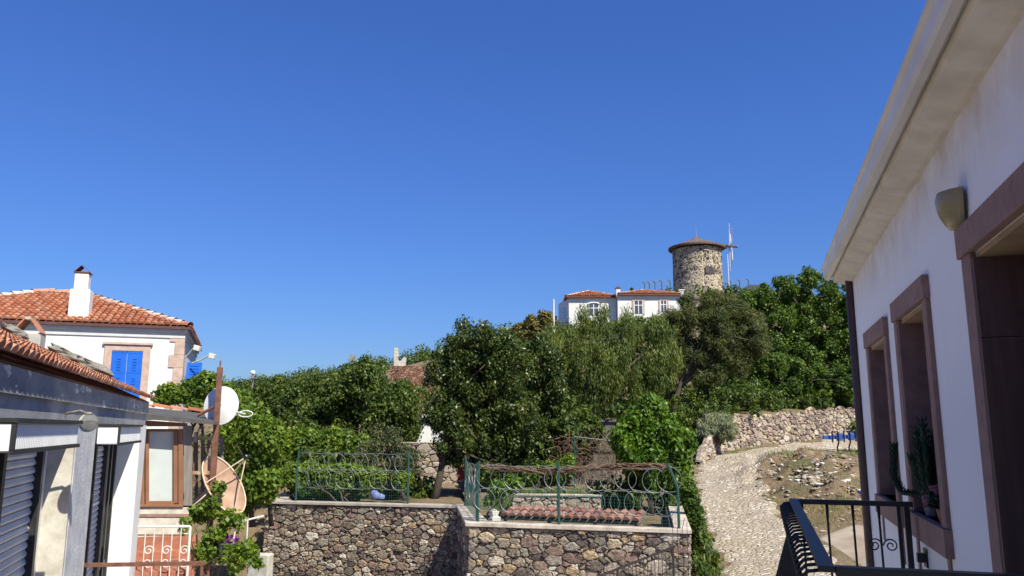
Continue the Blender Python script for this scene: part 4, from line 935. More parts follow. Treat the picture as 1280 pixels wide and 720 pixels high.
A2 = H(BL-nS*.2, ZC); fence('razor_fence', 'short green return fence at the terrace corner seen end on', A, A2, (.06, .97), 1.45, (.55, 1.05), M['greenpost'], .8, dens=.5)
A3, B3 = H(LL_+uB*1.0-nB*.2, ZC), H(LR_-nB*.2-uB*1.7, ZC)
fence('razor_fence', 'long green mesh fence with loose razor wire above grey coping', A3, B3, (0, .985), 1.62, (.72, 1.22), M['greenpost'], .68, {0: Vector((.03,0,0))}, dens=.36, rr=.30)
# dry vine stems trained along the fence top
m = MB()
for i in range(150):
    t0 = random.random(); L = random.uniform(.5, 1.6); f0, f1 = t0, t0+L/LF
    if f1 > 1: continue
    p, q = A.lerp(B, f0), A.lerp(B, f1); sag = lambda f: 1.40-.14*math.exp(-((f-.35)/.25)**2)+.04*f
    m.tube([p+Z*(sag(f0)+random.uniform(-.07,.06))-nF*random.uniform(-.05,.2), p.lerp(q,.5)+Z*(sag((f0+f1)/2)+random.uniform(-.09,.08))-nF*random.uniform(-.05,.2), q+Z*(sag(f1)+random.uniform(-.07,.06))-nF*random.uniform(-.05,.2)], random.uniform(.006,.014), 4)
dv = m.build('dry_vine', M['drystem'], loc=A+Z*1.4); tag(dv, 'brown dry vine stems lying along the razor fence top', 'vine')
# low red tile canopy and planter inside
ca, cb = at(627, 643, 21.9), at(800, 652, 20.6); uc = (cb-ca); uc.z = 0; Lc = uc.length; uc.normalize(); vc = Vector((-uc.y, uc.x, 0))
TC = thing('tile_canopy', 'low canopy of dull red roof tiles behind the mesh fence', 'canopy', H(ca, ZG))
sl = (vc*1.0+Z*.22); m = MB(); m.prism([H(ca, ZC-.03), H(ca, ZC-.03)+uc*Lc, H(ca, ZC-.03)+uc*Lc+sl*.9, H(ca, ZC-.03)+sl*.9], Z*-.05); m.build('board', M['wood'], TC)
zt = ca.z; tiles(MB(), H(ca, ZC)-vc*.05, uc, sl, Lc, lambda a: 0, lambda a: .80, .215, .40, .01, .43).build('roof_tiles', M['tilered'], TC)
m = MB()
for f in (.02, .35, .68, .97): p = H(ca+uc*Lc*f+vc*.1, ZG-.3); m.box(p.x-.05, p.x+.05, p.y-.05, p.y+.05, ZG-.3, ZC-.04)
m.build('support', M['wood'], TC)
P = on_z(617, 650, ZC)-Z*.25; P = at(617, 648, 21.7); sp_ = MB(); sp_.rock(P-Z*.05, .18, 1.2); sp_.rock(P+Z*.12, .13, 1.0); st = sp_.build('stone_cairn', M['concrete'], loc=P); tag(st, 'small upright pale stone beside the red tile canopy', 'stone')
# inner low wall with dark rail, grass strip
qa, qb_ = at(640, 627, 25.6), at(752, 629, 25.3); uq = qb_-qa; uq.z = 0; Lq = uq.length; uq.normalize(); nq = Vector((uq.y,-uq.x,0))
IW = thing('garden_wall', 'low stone garden wall with pale top behind tile canopy', 'wall', H(qa, ZG)); zt = qa.z+.22
m = MB(); m.obox(H(qa, ZG-.6), uq*Lq, -nq*.35, Z*(zt-.07-ZG+.6)); m.build('mortar_core', M['mortar'], IW)
stone_face('stonework', H(qa, zt-.07-.9), uq, Lq, .9, .2, M['rubblepale'], IW, nq, .05, 12)
m = MB(); m.obox(H(qa+nq*.06, zt-.069), uq*Lq, -nq*.45, Z*.07); m.build('coping', M['coping'], IW)
rl = railing('garden_rail', 'dark thin rail in front of low garden wall', 'rail', H(qa+nq*.5-uq*.3, zt+.0), H(qb_+nq*.5, zt-.02), .55, 4, M['greenmesh'], False)
# small iron stair gate at the lower right of the terrace wall
G0, G1 = at(745, 722, 17.6), at(841, 684, 17.9)
SG = thing('stair_railing', 'dark iron stair railing sloping up to the terrace wall corner', 'railing', G1-Z*2)
m = MB(); d_ = (G1-G0); E0 = G0-d_*.6; m.obox(E0-Vector((0,.02,.025)), G1-E0, (0,.04,0), (0,0,.05)); m.build('top_rail', M['darkiron'], SG)
m = MB(); m.obox(E0-Vector((0,.015,.82)), G1-E0, (0,.03,0), (0,0,.03)); m.build('bottom_rail', M['darkiron'], SG)
for k in range(34):
    p = E0.lerp(G1, k/33); big = k in (0, 18, 33); m = MB(); m.tube([p, p-Z*(1.6 if big else .8)], .028 if big else .008, 6); m.build('post' if big else 'bar', M['darkiron'], SG)
m = MB()
for k in range(4):
    p = at(841+k*6, 668, 18.2); m.tube([p-Z*1.2, p+Z*(.25*random.random()), p+Z*.2+Vector((.03*k,0,.15))], .006, 4)
for k in range(5): m.tube([at(838, 676+k*10, 18.2), at(862, 674+k*10, 18.2)], .005, 4)
o = m.build('wire_mesh', M['darkiron'], loc=at(845,700,18.2)); tag(o, 'scrap of dark wire mesh at the terrace wall corner', 'wire')

# ---- back of the garden: fence of grey planks, trellis, white hut, rubble wall
p0, p1 = at(688, 562, 32.6), at(768, 562, 32.2); zt_ = at(700, 523, 32.5).z; u_ = (p1-p0); u_.z = 0; L_ = u_.length; u_.normalize()
PF = thing('plank_fence', 'tall weathered grey plank fence in the shade of trees', 'fence', H(p0, -2.4)); k = int(L_/.16)
m = MB()
for i in range(k): h = zt_+random.uniform(-.05,.05); m.obox(H(p0+u_*(i*L_/k), -2.6), u_*(L_/k*.93), Vector((0,.04,0)), Z*(h+2.6))
m.build('planks', M['wood'], PF)
m = MB(); m.obox(H(p0-u_*.1-Vector((0,.03,0)), zt_-.14), u_*(L_+.2), Vector((0,-.05,0)), Z*.09); m.obox(H(p0-u_*.1-Vector((0,.03,0)), -.9), u_*(L_+.2), Vector((0,-.05,0)), Z*.09); m.build('rail', M['wood'], PF)
TR = thing('metal_trellis', 'thin green metal trellis frame before the plank fence', 'trellis', at(718, 612, 29.5))
for (p, q) in (((718, 546), (718, 612)), ((718, 546), (770, 552)), ((770, 552), (770, 612)), ((700, 615), (722, 560))):
    m = MB(); m.tube([at(*p, 29.5), at(*q, 29.5)], .025, 6); m.build('bar', M['greenpost'], TR)
m = MB()
for i in range(260):
    a = at(random.uniform(695,775), random.uniform(545,600), 29.7+random.random()*.5); b = a+Vector((random.uniform(-.6,.6), random.uniform(-.2,.2), random.uniform(-.5,.5))); m.tube([a, a.lerp(b,.5)+Z*random.uniform(-.1,.15), b], random.uniform(.006,.014), 4)
o = m.build('dry_climber', M['drystem'], TR)
m = MB(); q0 = at(500, 553, 35.5); q1 = at(720, 553, 35.0); uq2 = q1-q0; uq2.z = 0; L2 = uq2.length; uq2.normalize(); n2 = Vector((uq2.y,-uq2.x,0))
BW = thing('rubble_wall', 'sunlit pale rubble wall seen behind the tree trunks', 'wall', H(q0, -2.6)); hB = 2.0; zB = q0.z-hB
m.obox(H(q0, zB-.6), uq2*L2, -n2*.4, Z*(hB+.55)); m.build('mortar_core', M['mortar'], BW)
stone_face('stonework', H(q0, zB), uq2, L2, hB, .26, M['rubblepale'], BW, n2, .06, 14)
m = MB(); m.obox(H(q0+nq*.0, q0.z-.049), uq2*L2, -n2*.42, Z*.06); m.build('coping', M['coping'], BW)
a_, b_ = at(516, 552, 38), at(550, 552, 38); zt2 = at(530, 527, 38).z
HT = thing('white_hut', 'small white hut half hidden by the dark tree trunks', 'hut', H(a_, -2.2)); wv = b_-a_
m = MB(); m.obox(H(a_, -2.2), Vector((wv.x,0,0)), Vector((0,2,0)), Z*(zt2+2.2)); m.build('wall', M['white'], HT)
m = MB(); m.prism([H(a_, zt2+.001)+Vector((-.1,-.1,0)), H(a_, zt2+.001)+Vector((wv.x+.1,-.1,0)), H(a_, zt2+.45)+Vector((wv.x*.5,-.1,0))], Vector((0,2.2,0))); m.build('roof', M['white'], HT)
P = at(578, 591, 33.8); m = MB(); m.box(P.x-.2, P.x+.2, P.y-.06, P.y+.06, P.z-.35, P.z+.3); 
cl = m.build('red_cloth', M['redcloth'], loc=P, bevel=.05); tag(cl, 'red cloth hanging on the pale rubble wall', 'cloth')
P = at(470, 619, 27.2); m = MB(); m.rock(P, .17, 1.0); m.rock(P+Vector((.16,.1,-.05)), .13, .9); m.rock(P+Vector((-.1,.1,.06)), .11, 1); cl = m.build('blue_sack', M['tarpblue'], loc=P, smooth=True); tag(cl, 'crumpled blue sack behind the long green mesh fence', 'sack')

# ================================================================== HILL: RETAINING WALL, HOUSE, WINDMILL, RUIN
RW = thing('retaining_wall', 'pale dry stone retaining wall along the curving cobbled road', 'retaining wall', (10.5, 44.2, t1(10.8, 43.6)-.3))
segs = []; wl = resample([tuple(p) for p in WALL_LINE[:-1]], 60); hts = []
cum = np.r_[0, np.cumsum(np.hypot(*np.diff(wl, axis=0).T))]; nrmw = np.gradient(wl, axis=0); nrmw /= np.linalg.norm(nrmw, axis=1)[:,None]; nw = np.stack([nrmw[:,1], -nrmw[:,0]], 1)
zb_ = T(wl[:,0]+nw[:,0]*.8, wl[:,1]+nw[:,1]*.8)-.12; hw = 1.95*sm(-1.5, 6.0, cum)+.04
def wmap(a, b, c):
    x = np.interp(a, cum, wl[:,0]); y = np.interp(a, cum, wl[:,1]); n0 = np.interp(a, cum, nw[:,0]); n1 = np.interp(a, cum, nw[:,1]); zz = np.interp(a, cum, zb_); hh_ = np.interp(a, cum, hw)
    return Vector((x+n0*(c+.28-b*.07), y+n1*(c+.28-b*.07), zz+b/2*hh_*(1+.05*math.sin(a*2.1)+.04*math.sin(a*5.3))))
stones(MB(), float(cum[-1]), 2.0, .25, wmap, .13, gap=.014, seed=21, aspect=1.5).build('stonework', M['rubblepale'], RW)
m = MB(); N_ = 90; vs = []
for i in range(N_+1):
    a = cum[-1]*i/N_; vs += [wmap(a, -.6, -.04), wmap(a, 1.9, -.04), wmap(a, 1.9, -.22), wmap(a, -.6, -.22)]
m.add(vs, [(4*i+k, 4*i+(k+1) % 4, 4*i+4+(k+1) % 4, 4*i+4+k) for i in range(N_) for k in range(4)]); m.build('core', M['mortar'], RW)

YW = 100.0; kW = YW/FPX
mc = at(871.5, 330, YW); rW = 30.2*kW; zWt = at(871, 309, YW-2).z; zWb = mc.z-9
WM = thing('windmill', 'round stone windmill tower with conical roof on the hilltop', 'windmill', (mc.x, YW, zWb+3))
m = MB(); m.lathe((mc.x, YW, zWb), [(rW*1.03, 0), (rW*.985, zWt-zWb), (0, zWt-zWb)], 48); m.build('tower', M['millmortar'], WM)
Um = 2*math.pi*rW; Vm = zWt-(mc.z-4.4)
def mmap(a, b, c):
    an = a/rW; r = rW*(1.0-.012*(b/Vm-.5))+c; return Vector((mc.x+math.sin(an)*r, YW-math.cos(an)*r, mc.z-4.4+b))
stones(MB(), Um*.999, Vm, .27, mmap, .06, gap=.03, seed=31, aspect=1.3, big=.10).build('stonework', M['millstone'], WM)
zr0, zr1 = at(871, 310.5, YW).z, at(871, 295.5, YW).z; rR = 35.6*kW
m = MB(); m.lathe((mc.x, YW, 0), [(rW*.6, zr0-.05), (rR, zr0-.18), (rR*1.005, zr0+.05), (rR*.6, zr0+.62), (rR*.25, zr0+1.05), (.12, zr1), (0, zr1)], 56); mr_ = m.build('roof', M['millroof'], WM)
m = MB(); m.tube([(mc.x, YW, zr1-.1), (mc.x, YW, zr1+.25), (mc.x, YW, at(871,281,YW).z)], [.09,.05,.02], 8); m.build('finial', M['polegrey'], mr_)
axz = at(905, 307.5, YW).z
m = MB(); m.obox((mc.x+rW*.5, YW-.45, axz-.30), (rR*1.0-rW*.5+.35,0,0), (0,.9,0), (0,0,.42)); m.build('axle_housing', M['millroof'], WM)
SL = MB(); axd = Vector((1, -.215, -.02)).normalized(); a0_ = Vector((mc.x+rR*.8, YW, axz)); hub = at(912.5, 308.5, YW); SL.tube([a0_, hub+axd*.9], .16, 8); sails = SL.build('axle', M['shutterbrown'], WM)
e1 = Z-axd*axd.z; e1.normalize(); e2 = axd.cross(e1)
for k in range(8):
    an = math.pi*2*k/8+.06; d = e1*math.cos(an)+e2*math.sin(an); off = axd*(.18 if k % 2 else -.05); m = MB(); L = 3.15 if k % 2 == 0 else 2.9
    m.tube([hub+off, hub+off+d*L*.5, hub+off+d*L], [.075,.055,.035], 6); sp = m.build('sail_pole', M['whiterail'], sails)
m = MB(); m.tube([hub+(e1*math.cos(k*math.pi/4+.06)+e2*math.sin(k*math.pi/4+.06))*2.75+axd*.06 for k in range(8)], .02, 4, closed=True); m.tube([hub+axd*.9, hub+axd*1.0], .2, 8); m.build('rigging', M['polegrey'], sails)
def on_mill(px, py): 
    d = ray(px, py); # meet the tower's front
    ox = mc.x; a = d.x**2+d.y**2; b = -2*(d.x*ox+d.y*YW); c = ox*ox+YW*YW-(rW+.02)**2; t_ = (-b-math.sqrt(max(0, b*b-4*a*c)))/(2*a); return d*t_
for (x0, x1, y0, y1, shut, lab) in ((885.5, 889.8, 334, 341.5, True, 'window'), (878.5, 886, 357.5, 367, False, 'window'), (880.5, 884.5, 307.5, 312, False, 'window')):
    p = on_mill((x0+x1)/2, (y0+y1)/2); nn = Vector((p.x-mc.x, p.y-YW, 0)).normalized(); tu = Vector((-nn.y, nn.x, 0)); hwid = (x1-x0)/2*kW/max(.5, abs(tu.x)); hz = (y1-y0)/2*kW
    m = MB(); m.obox(p-tu*hwid-Z*hz-nn*.2, tu*hwid*2, nn*.26, Z*2*hz); wn = m.build('window', M['glass'] if shut else M['greyboard'], WM)
    m = MB()
    for zz in (-hz-.08, hz): m.obox(p-tu*(hwid+.08)+Z*zz-nn*.2, tu*(hwid*2+.16), nn*.30, Z*.08)
    m.build('frame', M['shutterbrown'] if shut else M['pinkstone'], wn)
    if shut:
        for e in (-1, 1): m = MB(); m.obox(p+tu*e*(hwid+.03)-Z*hz-nn*.2, tu*e*.42, nn*.30, Z*2*hz); m.build('shutter', M['shutterbrown'], WM)
pole = MB(); p = at(912, 372, YW-6); pole.tube([p-Z*2, Vector((p.x, p.y, at(912, 318, YW-6).z))], .055, 6); o = pole.build('flag_pole', M['whiterail'], loc=p-Z*2); tag(o, 'thin white pole standing beside the windmill sails', 'pole')

# hilltop perimeter fence with curved tops
def hill_fence(label, pts, Y):
    rt = thing('hill_fence', label, 'fence', at(*pts[0], Y)); tops = []
    for (x, y) in pts:
        p = at(x, y, Y); m = MB(); t0 = p+Z*1.15; m.tube([p-Z*1.2, p+Z*.75, t0, t0+Vector((-.12,0,.16)), t0+Vector((-.32,0,.2))], .05, 6); m.build('post', M['greenmesh'], rt); tops.append(p)
    m = MB()
    for z in (.3, .7, 1.1): m.tube([p+Z*z for p in tops], .014, 4)
    for a, b in zip(tops[:-1], tops[1:]):
        for q in range(3): c = a.lerp(b, (q+.5)/3)+Z*1.1; m.tube(circle(c, Vector((1,0,0)), Z, .3, 12), .012, 3, closed=True)
    m.build('wire', M['razor'], rt)
hill_fence('dark curved post fence climbing left of the windmill tower', [(806,366),(812,365.5),(819,364.5),(827.5,363.5),(838,363)], 97)
hill_fence('dark curved post fence right of the windmill tower', [(904,364),(914,363.5),(925,363),(936,362)], 97)

# white hill house
YH = 80.0; kH = YH/FPX
ztL, ztR = at(711, 371, YH).z, at(775, 370, YH).z; gH = t1(10, 80)-1.5
HHs = thing('hill_house', 'white two part house with tile roofs below the windmill', 'house', (at(740,400,YH).x, YH, gH))
xa, xb, xc = at(711, 380, YH).x, at(770, 380, YH).x, at(846, 380, YH).x
sd = Vector((at(698, 384, YH+5.0).x-xa, 5.0, 0))
m = MB(); m.prism([(xa,YH,gH), (xb,YH,gH), (xb+sd.x,YH+5,gH), (xa+sd.x,YH+5,gH)], Z*(ztL-gH)); m.prism([(xb+.05,YH-1.0,gH), (xc,YH-1.0,gH), (xc,YH+5,gH), (xb+.05,YH+5,gH)], Z*(ztR-gH)); m.build('wall', M['white'], HHs)
m = MB()
m.obox((xa-.08,YH-.12,ztL-.22),(xb-xa+.08,0,0),(0,.12,0),Z*.2); m.obox((xb,YH-1.12,ztR-.22),(xc-xb+.1,0,0),(0,.12,0),Z*.2); m.build('eave_moulding', M['trim'], HHs)
ovh = .35
def hip(name, P0, P1, dep, rise_pts, parent, z):
    P0, P1 = Vector((*P0, z)), Vector((*P1, z)); u = (P1-P0).normalized(); v = Vector((-u.y, u.x, 0)); W = (P1-P0).length; hw_ = dep/2
    ra_ = P0+v*hw_+u*min(hw_, W/2-.05)+Z*rise_pts; rb_ = P1+v*hw_-u*min(hw_, W/2-.05)+Z*rise_pts; c = [P0, P1, P1+v*dep, P0+v*dep]
    m = MB(); m.add(c+[ra_, rb_]+[p-Z*.12 for p in c], [(0,1,5,4),(2,3,4,5),(3,0,4),(1,2,5),(9,8,7,6),(0,6,7,1),(1,7,8,2),(2,8,9,3),(3,9,6,0)]); rf = m.build(name, M['pan'], parent); sl_ = math.hypot(hw_, rise_pts)/hw_
    m = MB(); tiles(m, P0+Z*.03, u, v*hw_+Z*rise_pts, W, lambda a: 0, lambda a: min(hw_, a, W-a)*sl_, .26, .4); tiles(m, P0+Z*.03, v, u*hw_+Z*rise_pts, dep, lambda a: 0, lambda a: min(a, dep-a)*sl_, .26, .4); tiles(m, P1+Z*.03, v, -u*hw_+Z*rise_pts, dep, lambda a: 0, lambda a: min(a, dep-a)*sl_, .26, .4); m.build('roof_tiles', M['tile'], rf)
    m = MB(); caps(m, P0+Z*.06, ra_+Z*.06, .12); caps(m, P1+Z*.06, rb_+Z*.06, .12); caps(m, ra_+Z*.06, rb_+Z*.06, .12); m.build('ridge_caps', M['mortarcap'], rf); return rf
hip('roof', (xa-ovh, YH-ovh), (xb+.1, YH-ovh), 5.6, at(739, 364.5, YH+2.5).z-ztL, HHs, ztL)
hip('roof', (xb+.1, YH-1.35), (xc+.2, YH-1.35), 6.4, at(800, 363.5, YH+2).z-ztR, HHs, ztR)
m = MB(); q = at(773, 372, YH-.9); m.obox((q.x-.2, YH-.9, ztR-.2), (.42,0,0), (0,.42,0), Z*(at(773,360.5,YH-.9).z-ztR+.2)); chh = m.build('chimney', M['white'], HHs)
m = MB(); zq = at(773,360.5,YH-.9).z; m.obox((q.x-.26, YH-.96, zq), (.54,0,0), (0,.54,0), Z*.09); m.obox((q.x-.15, YH-.85, zq+.091), (.3,0,0), (0,.3,0), Z*.12); m.build('cap', M['millroof'], chh)
def win(x0, x1, y0, y1, yy, arch=False, stone=True):
    p0, p1 = at(x0, y1, yy), at(x1, y0, yy); wd = p1.x-p0.x; h = p1.z-p0.z
    m = MB(); m.obox((p0.x, yy-.03, p0.z), (wd,0,0), (0,.05,0), Z*h); wn = m.build('window', M['glass'], HHs)
    m = MB(); 
    if arch: m.tube([(p0.x+wd/2-wd/2*math.cos(math.pi*k/12)*1.05, yy-.05, p1.z+wd*.16*math.sin(math.pi*k/12)) for k in range(13)], .09, 6)
    if stone:
        for (a, b, c, d) in ((-.16,0,-.1,h+.16),(wd,wd+.16,-.1,h+.16),(0,wd,h,h+.16)): m.obox((p0.x+a, yy-.06, p0.z+c), (b-a,0,0), (0,.07,0), Z*(d-c))
    m.build('frame', M['pinkstone'] if stone else M['white'], wn)
    m = MB()
    for a in (0, wd/2-.04, wd-.08): m.obox((p0.x+a+.002, yy-.055, p0.z+.002), (.08,0,0), (0,.024,0), Z*(h-.004))
    m.obox((p0.x+.08, yy-.05, p0.z+h*.62), (wd-.16,0,0), (0,.018,0), Z*.08); m.build('casement', M['white'], wn)
win(735.5, 748.5, 380.5, 394, YH, True, False); win(792.5, 803.5, 376, 392, YH-1.0); win(825.5, 833.5, 376, 390, YH-1.0)
pw = [(xa+sd.x*t_, YH+5*t_) for t_ in (.35, .6)]; m = MB(); m.prism([(pw[0][0]-.03, pw[0][1], ztL-1.9), (pw[1][0]-.03, pw[1][1], ztL-1.9), (pw[1][0]-.03, pw[1][1], ztL-.7), (pw[0][0]-.03, pw[0][1], ztL-.7)], (.06,0,0)); m.build('window', M['glass'], HHs)
# lower brown roofed annex and dark gabled shed on the hill
def annex(label, x0, x1, y0, ytop, Y, mw, mr, chim=None, gable=False):
    a, b = at(x0, y0, Y), at(x1, y0, Y); g_ = a.z-3; rt = thing('hill_annex', label, 'building', (a.x, Y, g_)); zt3 = at((x0+x1)/2, ytop, Y+1.5).z
    m = MB(); m.obox((a.x, Y, g_), (b.x-a.x,0,0), (0,4,0), Z*(a.z-g_)); m.build('wall', mw, rt); mid = (a.x+b.x)/2
    m = MB(); m.prism([(a.x-.25, Y-.25, a.z+.001), (b.x+.25, Y-.25, a.z+.001), (b.x+.25 if not gable else b.x+.25, Y+2, zt3), (a.x-.25 if not gable else b.x-.4, Y+2, zt3)], Vector((0,.25,0)) if gable else Vector((0,.3,-.12))); rr_ = m.build('roof', mr, rt)
    if chim: q = at(*chim, Y+1); m = MB(); m.obox((q.x-.25, Y+1, zt3-.9), (.5,0,0), (0,.5,0), Z*(q.z-zt3+.9)); m.obox((q.x-.33, Y+.92, q.z), (.66,0,0), (0,.66,0), Z*.1); m.build('chimney', M['white'], rt)
annex('low brown roofed building with white chimney at the windmill foot', 843, 872, 374, 366, 86, M['white'], M['millroof'], (852, 363))
gb0, gb1, gbt = at(916, 372, 90), at(944, 372, 90), at(936, 356, 90)
rt = thing('dark_shed', 'dark slate roofed shed between the windmill and green tree', 'shed', gb0-Z*3); m = MB(); m.obox(gb0-Z*3+Vector((.8,.3,0)), (gb1.x-gb0.x,0,0), (0,4,0), Z*3); m.build('wall', M['polegrey'], rt)
m = MB(); m.prism([gb0, gb1+Vector((2,0,0)), gbt+Vector((2,0,0)), gbt], Vector((0,4.5,0))); m.build('roof', M['darkslate'], rt)
pole = MB(); p = at(692, 418, 62); pole.tube([p-Z*3, at(692, 374, 62)], [.10,.07], 8); o = pole.build('lamp_post', M['whiterail'], loc=p-Z*3); tag(o, 'thin white lamp post left of the hill house', 'lamp post')

# ruined brick building with white column
YR = 60.0
a, b = at(487, 478, YR), at(520, 478, YR); zt4 = at(500, 457, YR).z
RU = thing('brick_ruin', 'ruined brick building with white chimney column behind the trees', 'ruin', H(a, -1)); m = MB(); m.obox(H(a,-1)+Vector((.1,.05,0)), (b.x-a.x+1.5,0,0), (0,3,0), Z*(zt4+.98)); m.build('mortar_core', M['mortar'], RU)
stones(MB(), b.x-a.x+1.6, zt4-a.z+2.2, .12, lambda p, q, r: Vector((a.x+p, YR-r, a.z-2.2+q)), .02, gap=.006, seed=41, aspect=2.2, big=.03).build('brickwork', M['brickwall'], RU)
m = MB(); w0 = at(491.5, 457, YR); 
for i in range(6): m.obox((w0.x+.01*(i % 2), YR+.2, zt4-.02+i*.232), (.33-.02*(i % 3),0,0), (0,.4,0), Z*.23)
m.build('white_column', M['renderlit'], RU, bevel=.02)
m = MB(); xs_ = [497, 499, 501, 503, 505, 507.5]; ys_ = [449, 451.5, 450.5, 448.5, 446, 447]
poly = [at(497, 457.5, YR+.2)]+[at(x, y, YR+.2) for x, y in zip(xs_, ys_)]+[at(507, 452, YR+.2), at(506.5, 457.5, YR+.2)]; m.prism(poly, (0,.35,0)); m.build('broken_wall', M['renderlit'], RU)
m = MB(); q = at(487, 472, YR+.5); m.obox(q-Vector((1.2,0,.2)), (1.2,0,0), (0,2,0), Z*.12); m.build('slab', M['concrete'], RU)
ra0, ra1 = at(478, 494, 52), at(522, 492, 52)
TRf = thing('tiled_cottage', 'low cottage with orange tile roof half hidden by trees', 'cottage', H(ra0, -1)); m = MB(); m.obox(H(ra0,-1)+Vector((.2,.3,0)), (ra1.x-ra0.x-.4,0,0), (0,3,0), Z*(ra0.z+.95)); m.build('wall', M['white'], TRf)
hip('roof', (ra0.x, 52), (ra1.x, 52), 4, at(505, 481, 54).z-ra0.z, TRf, ra0.z)

# utility poles and wires
def upole(label, px, y0, y1, Y, lamp=False):
    p = at(px, y1, Y); t_ = at(px, y0, Y); rt = thing('utility_pole', label, 'utility pole', p-Z*2, 'utility poles on the far slope'); m = MB(); m.tube([p-Z*2, t_], [.13,.09], 8); m.build('shaft', M['polegrey'], rt)
    m = MB(); m.obox(t_+Vector((-.35,-.05,-.45)), (.7,0,0), (0,.1,0), (0,0,.08)); m.build('crossarm', M['polegrey'], rt)
    m = MB(); 
    if lamp: m.lathe(t_-Z*.05, [(0,0),(.2,.02),(.24,.15),(.15,.3),(0,.34)], 12); m.build('lamp_head', M['dishwhite'], rt)
    else: m.box(t_.x-.2, t_.x+.2, t_.y-.15, t_.y+.15, t_.z-.5, t_.z-.05); m.build('transformer', M['polegrey'], rt)
    return t_
ta = upole('grey utility pole with a round lamp above left tree line', 316, 467, 492, 70, True); tb = upole('dark utility pole rising from the middle tree tops', 440.5, 443, 470, 58)
def wire(label, pts, sag):
    m = MB(); P = []
    for a, b in zip(pts[:-1], pts[1:]): P += [a.lerp(b, k/10)-Z*sag*4*(k/10)*(1-k/10) for k in range(10)]
    P.append(pts[-1]); m.tube(P, .032, 4); o = m.build('power_cable', M['cable'], loc=P[0]); tag(o, label, 'cable', 'overhead power cables')
far_l = at(268, 482, 60)
wire('long black cable sagging between the two utility poles', [ta-Z*.4, tb-Z*.5], .8)
wire('black cable running left from the lamp pole', [far_l, ta-Z*.35], .4); wire('lower black cable from the lamp pole down to the trees', [ta-Z*.5, at(345, 478, 62)], .2)
wire('black cable leaving the dark pole to the right', [tb-Z*.5, at(498, 463, 60)], .3)

# blue cultivator by the road
YC = 43.5
c0, c1_ = at(1037, 547, YC), at(1105, 544.5, YC+.4)
CU = thing('cultivator', 'blue spring tine cultivator standing on the mound beside road', 'cultivator', c0-Z*.8)
u5 = (c1_-c0); L5 = u5.length; u5.normalize(); v5 = Vector((-u5.y, u5.x, 0)).normalized()
m = MB(); m.obox(c0-Z*.10, u5*L5, v5*.12, Z*.20); m.obox(c0-Z*.10+v5*.6, u5*L5, v5*.12, Z*.20)
for f in (.1, .5, .9): m.obox(c0+u5*L5*f-Z*.05+v5*.1, u5*.10, v5*.5, Z*.10)
m.build('frame', M['blue'], CU, bevel=.01)
for i in range(5):
    p = c0+u5*(L5*(i+.12)/4.7)-v5*.14; q_ = .34; m = MB()
    m.tube([p-Z*.26, p+Z*.30, p+Z*.34+u5*.05, p+Z*.34+u5*(q_-.05), p+Z*.30+u5*q_, p-Z*.30+u5*q_, p-Z*.55+u5*(q_-.03)+v5*.12, p-Z*.95+u5*(q_-.05)-v5*.05], .042, 6); m.build('tine', M['iron'], CU)
    m = MB(); m.obox(c0+u5*(L5*(i+.12)/4.7+.40)-Z*.19-v5*.10, u5*.24, v5*.30, Z*.40); m.build('tine_clamp', M['blue'], CU, bevel=.03)
m = MB(); hp = c0+u5*L5*.62; m.tube([hp, hp+Z*.6+u5*.25, hp+u5*.9], .03, 6); m.build('hitch', M['iron'], CU)

# ================================================================== TREES AND PLANTS
def gb(px, py, Y): p = at(px, py, Y); return (p.x, p.y, p.z)
tp = [[gb(541,632,30),gb(549,600,30),gb(556,560,30),gb(566,510,30),gb(575,450,30.3)], [gb(580,634,30.4),gb(575,600,30.3),gb(580,560,30.2),gb(600,500,30.3),gb(615,440,30.4)], [gb(590,634,30.1),gb(590,600,30),gb(603,570,30),gb(640,500,30)]]
tree('broadleaf_tree', 'large dark glossy tree with several leaning trunks behind the terrace wall', 'tree', 30.2,
  [(556,462,33,50),(596,440,40,45),(588,510,58,60),(632,465,40,55),(640,535,45,45),(562,535,36,38),(610,560,40,26),(578,408,10,12),(630,425,20,22),(545,500,24,60),(640,586,46,18),(606,590,36,14),(566,570,26,18),(672,588,24,16),(596,470,50,40)], gb(562,634,30), M['leaf_dark'], 62000, .13, 400, (.22,.42), .5, .15, .3, trunk_r=.17, limbs=36, trunk_path=tp, stray=.07)
tree('broadleaf_tree', 'dark glossy tree merging with the right side of the large one', 'tree', 31.6,
  [(662,450,26,40),(688,492,33,45),(700,540,25,32),(668,550,36,32),(690,455,20,30),(664,584,36,18),(705,570,18,24)], gb(668,628,31.6), M['leaf_dark'], 34000, .135, 190, (.22,.42), .5, .15, .3, trunk_r=.15, limbs=20, stray=.08)
tree('pepper_tree', 'feathery light green drooping tree in front of the hill house', 'tree', 43,
  [(700,430,34,30),(748,420,38,26),(790,425,36,28),(815,455,22,38),(760,455,46,36),(700,468,30,32),(800,490,24,22),(728,394,14,8),(755,391,12,7),(785,396,16,9),(832,448,18,40),(740,500,40,20),(820,410,16,14),(680,440,22,26)], gb(742,545,43), M['leaf_pepper'], 70000, .20, 320, (.28,.55), .22, .6, .2, trunk_r=.2, limbs=40, trunks=3, stray=.12, hollow=.3,
  trunk_path=[[gb(738,545,43),gb(745,500,43),gb(775,455,43),gb(790,420,43)],[gb(738,545,43),gb(735,480,43),gb(738,430,43),gb(733,400,43)],[gb(742,520,43),gb(780,465,42.8),gb(812,435,42.8)]])
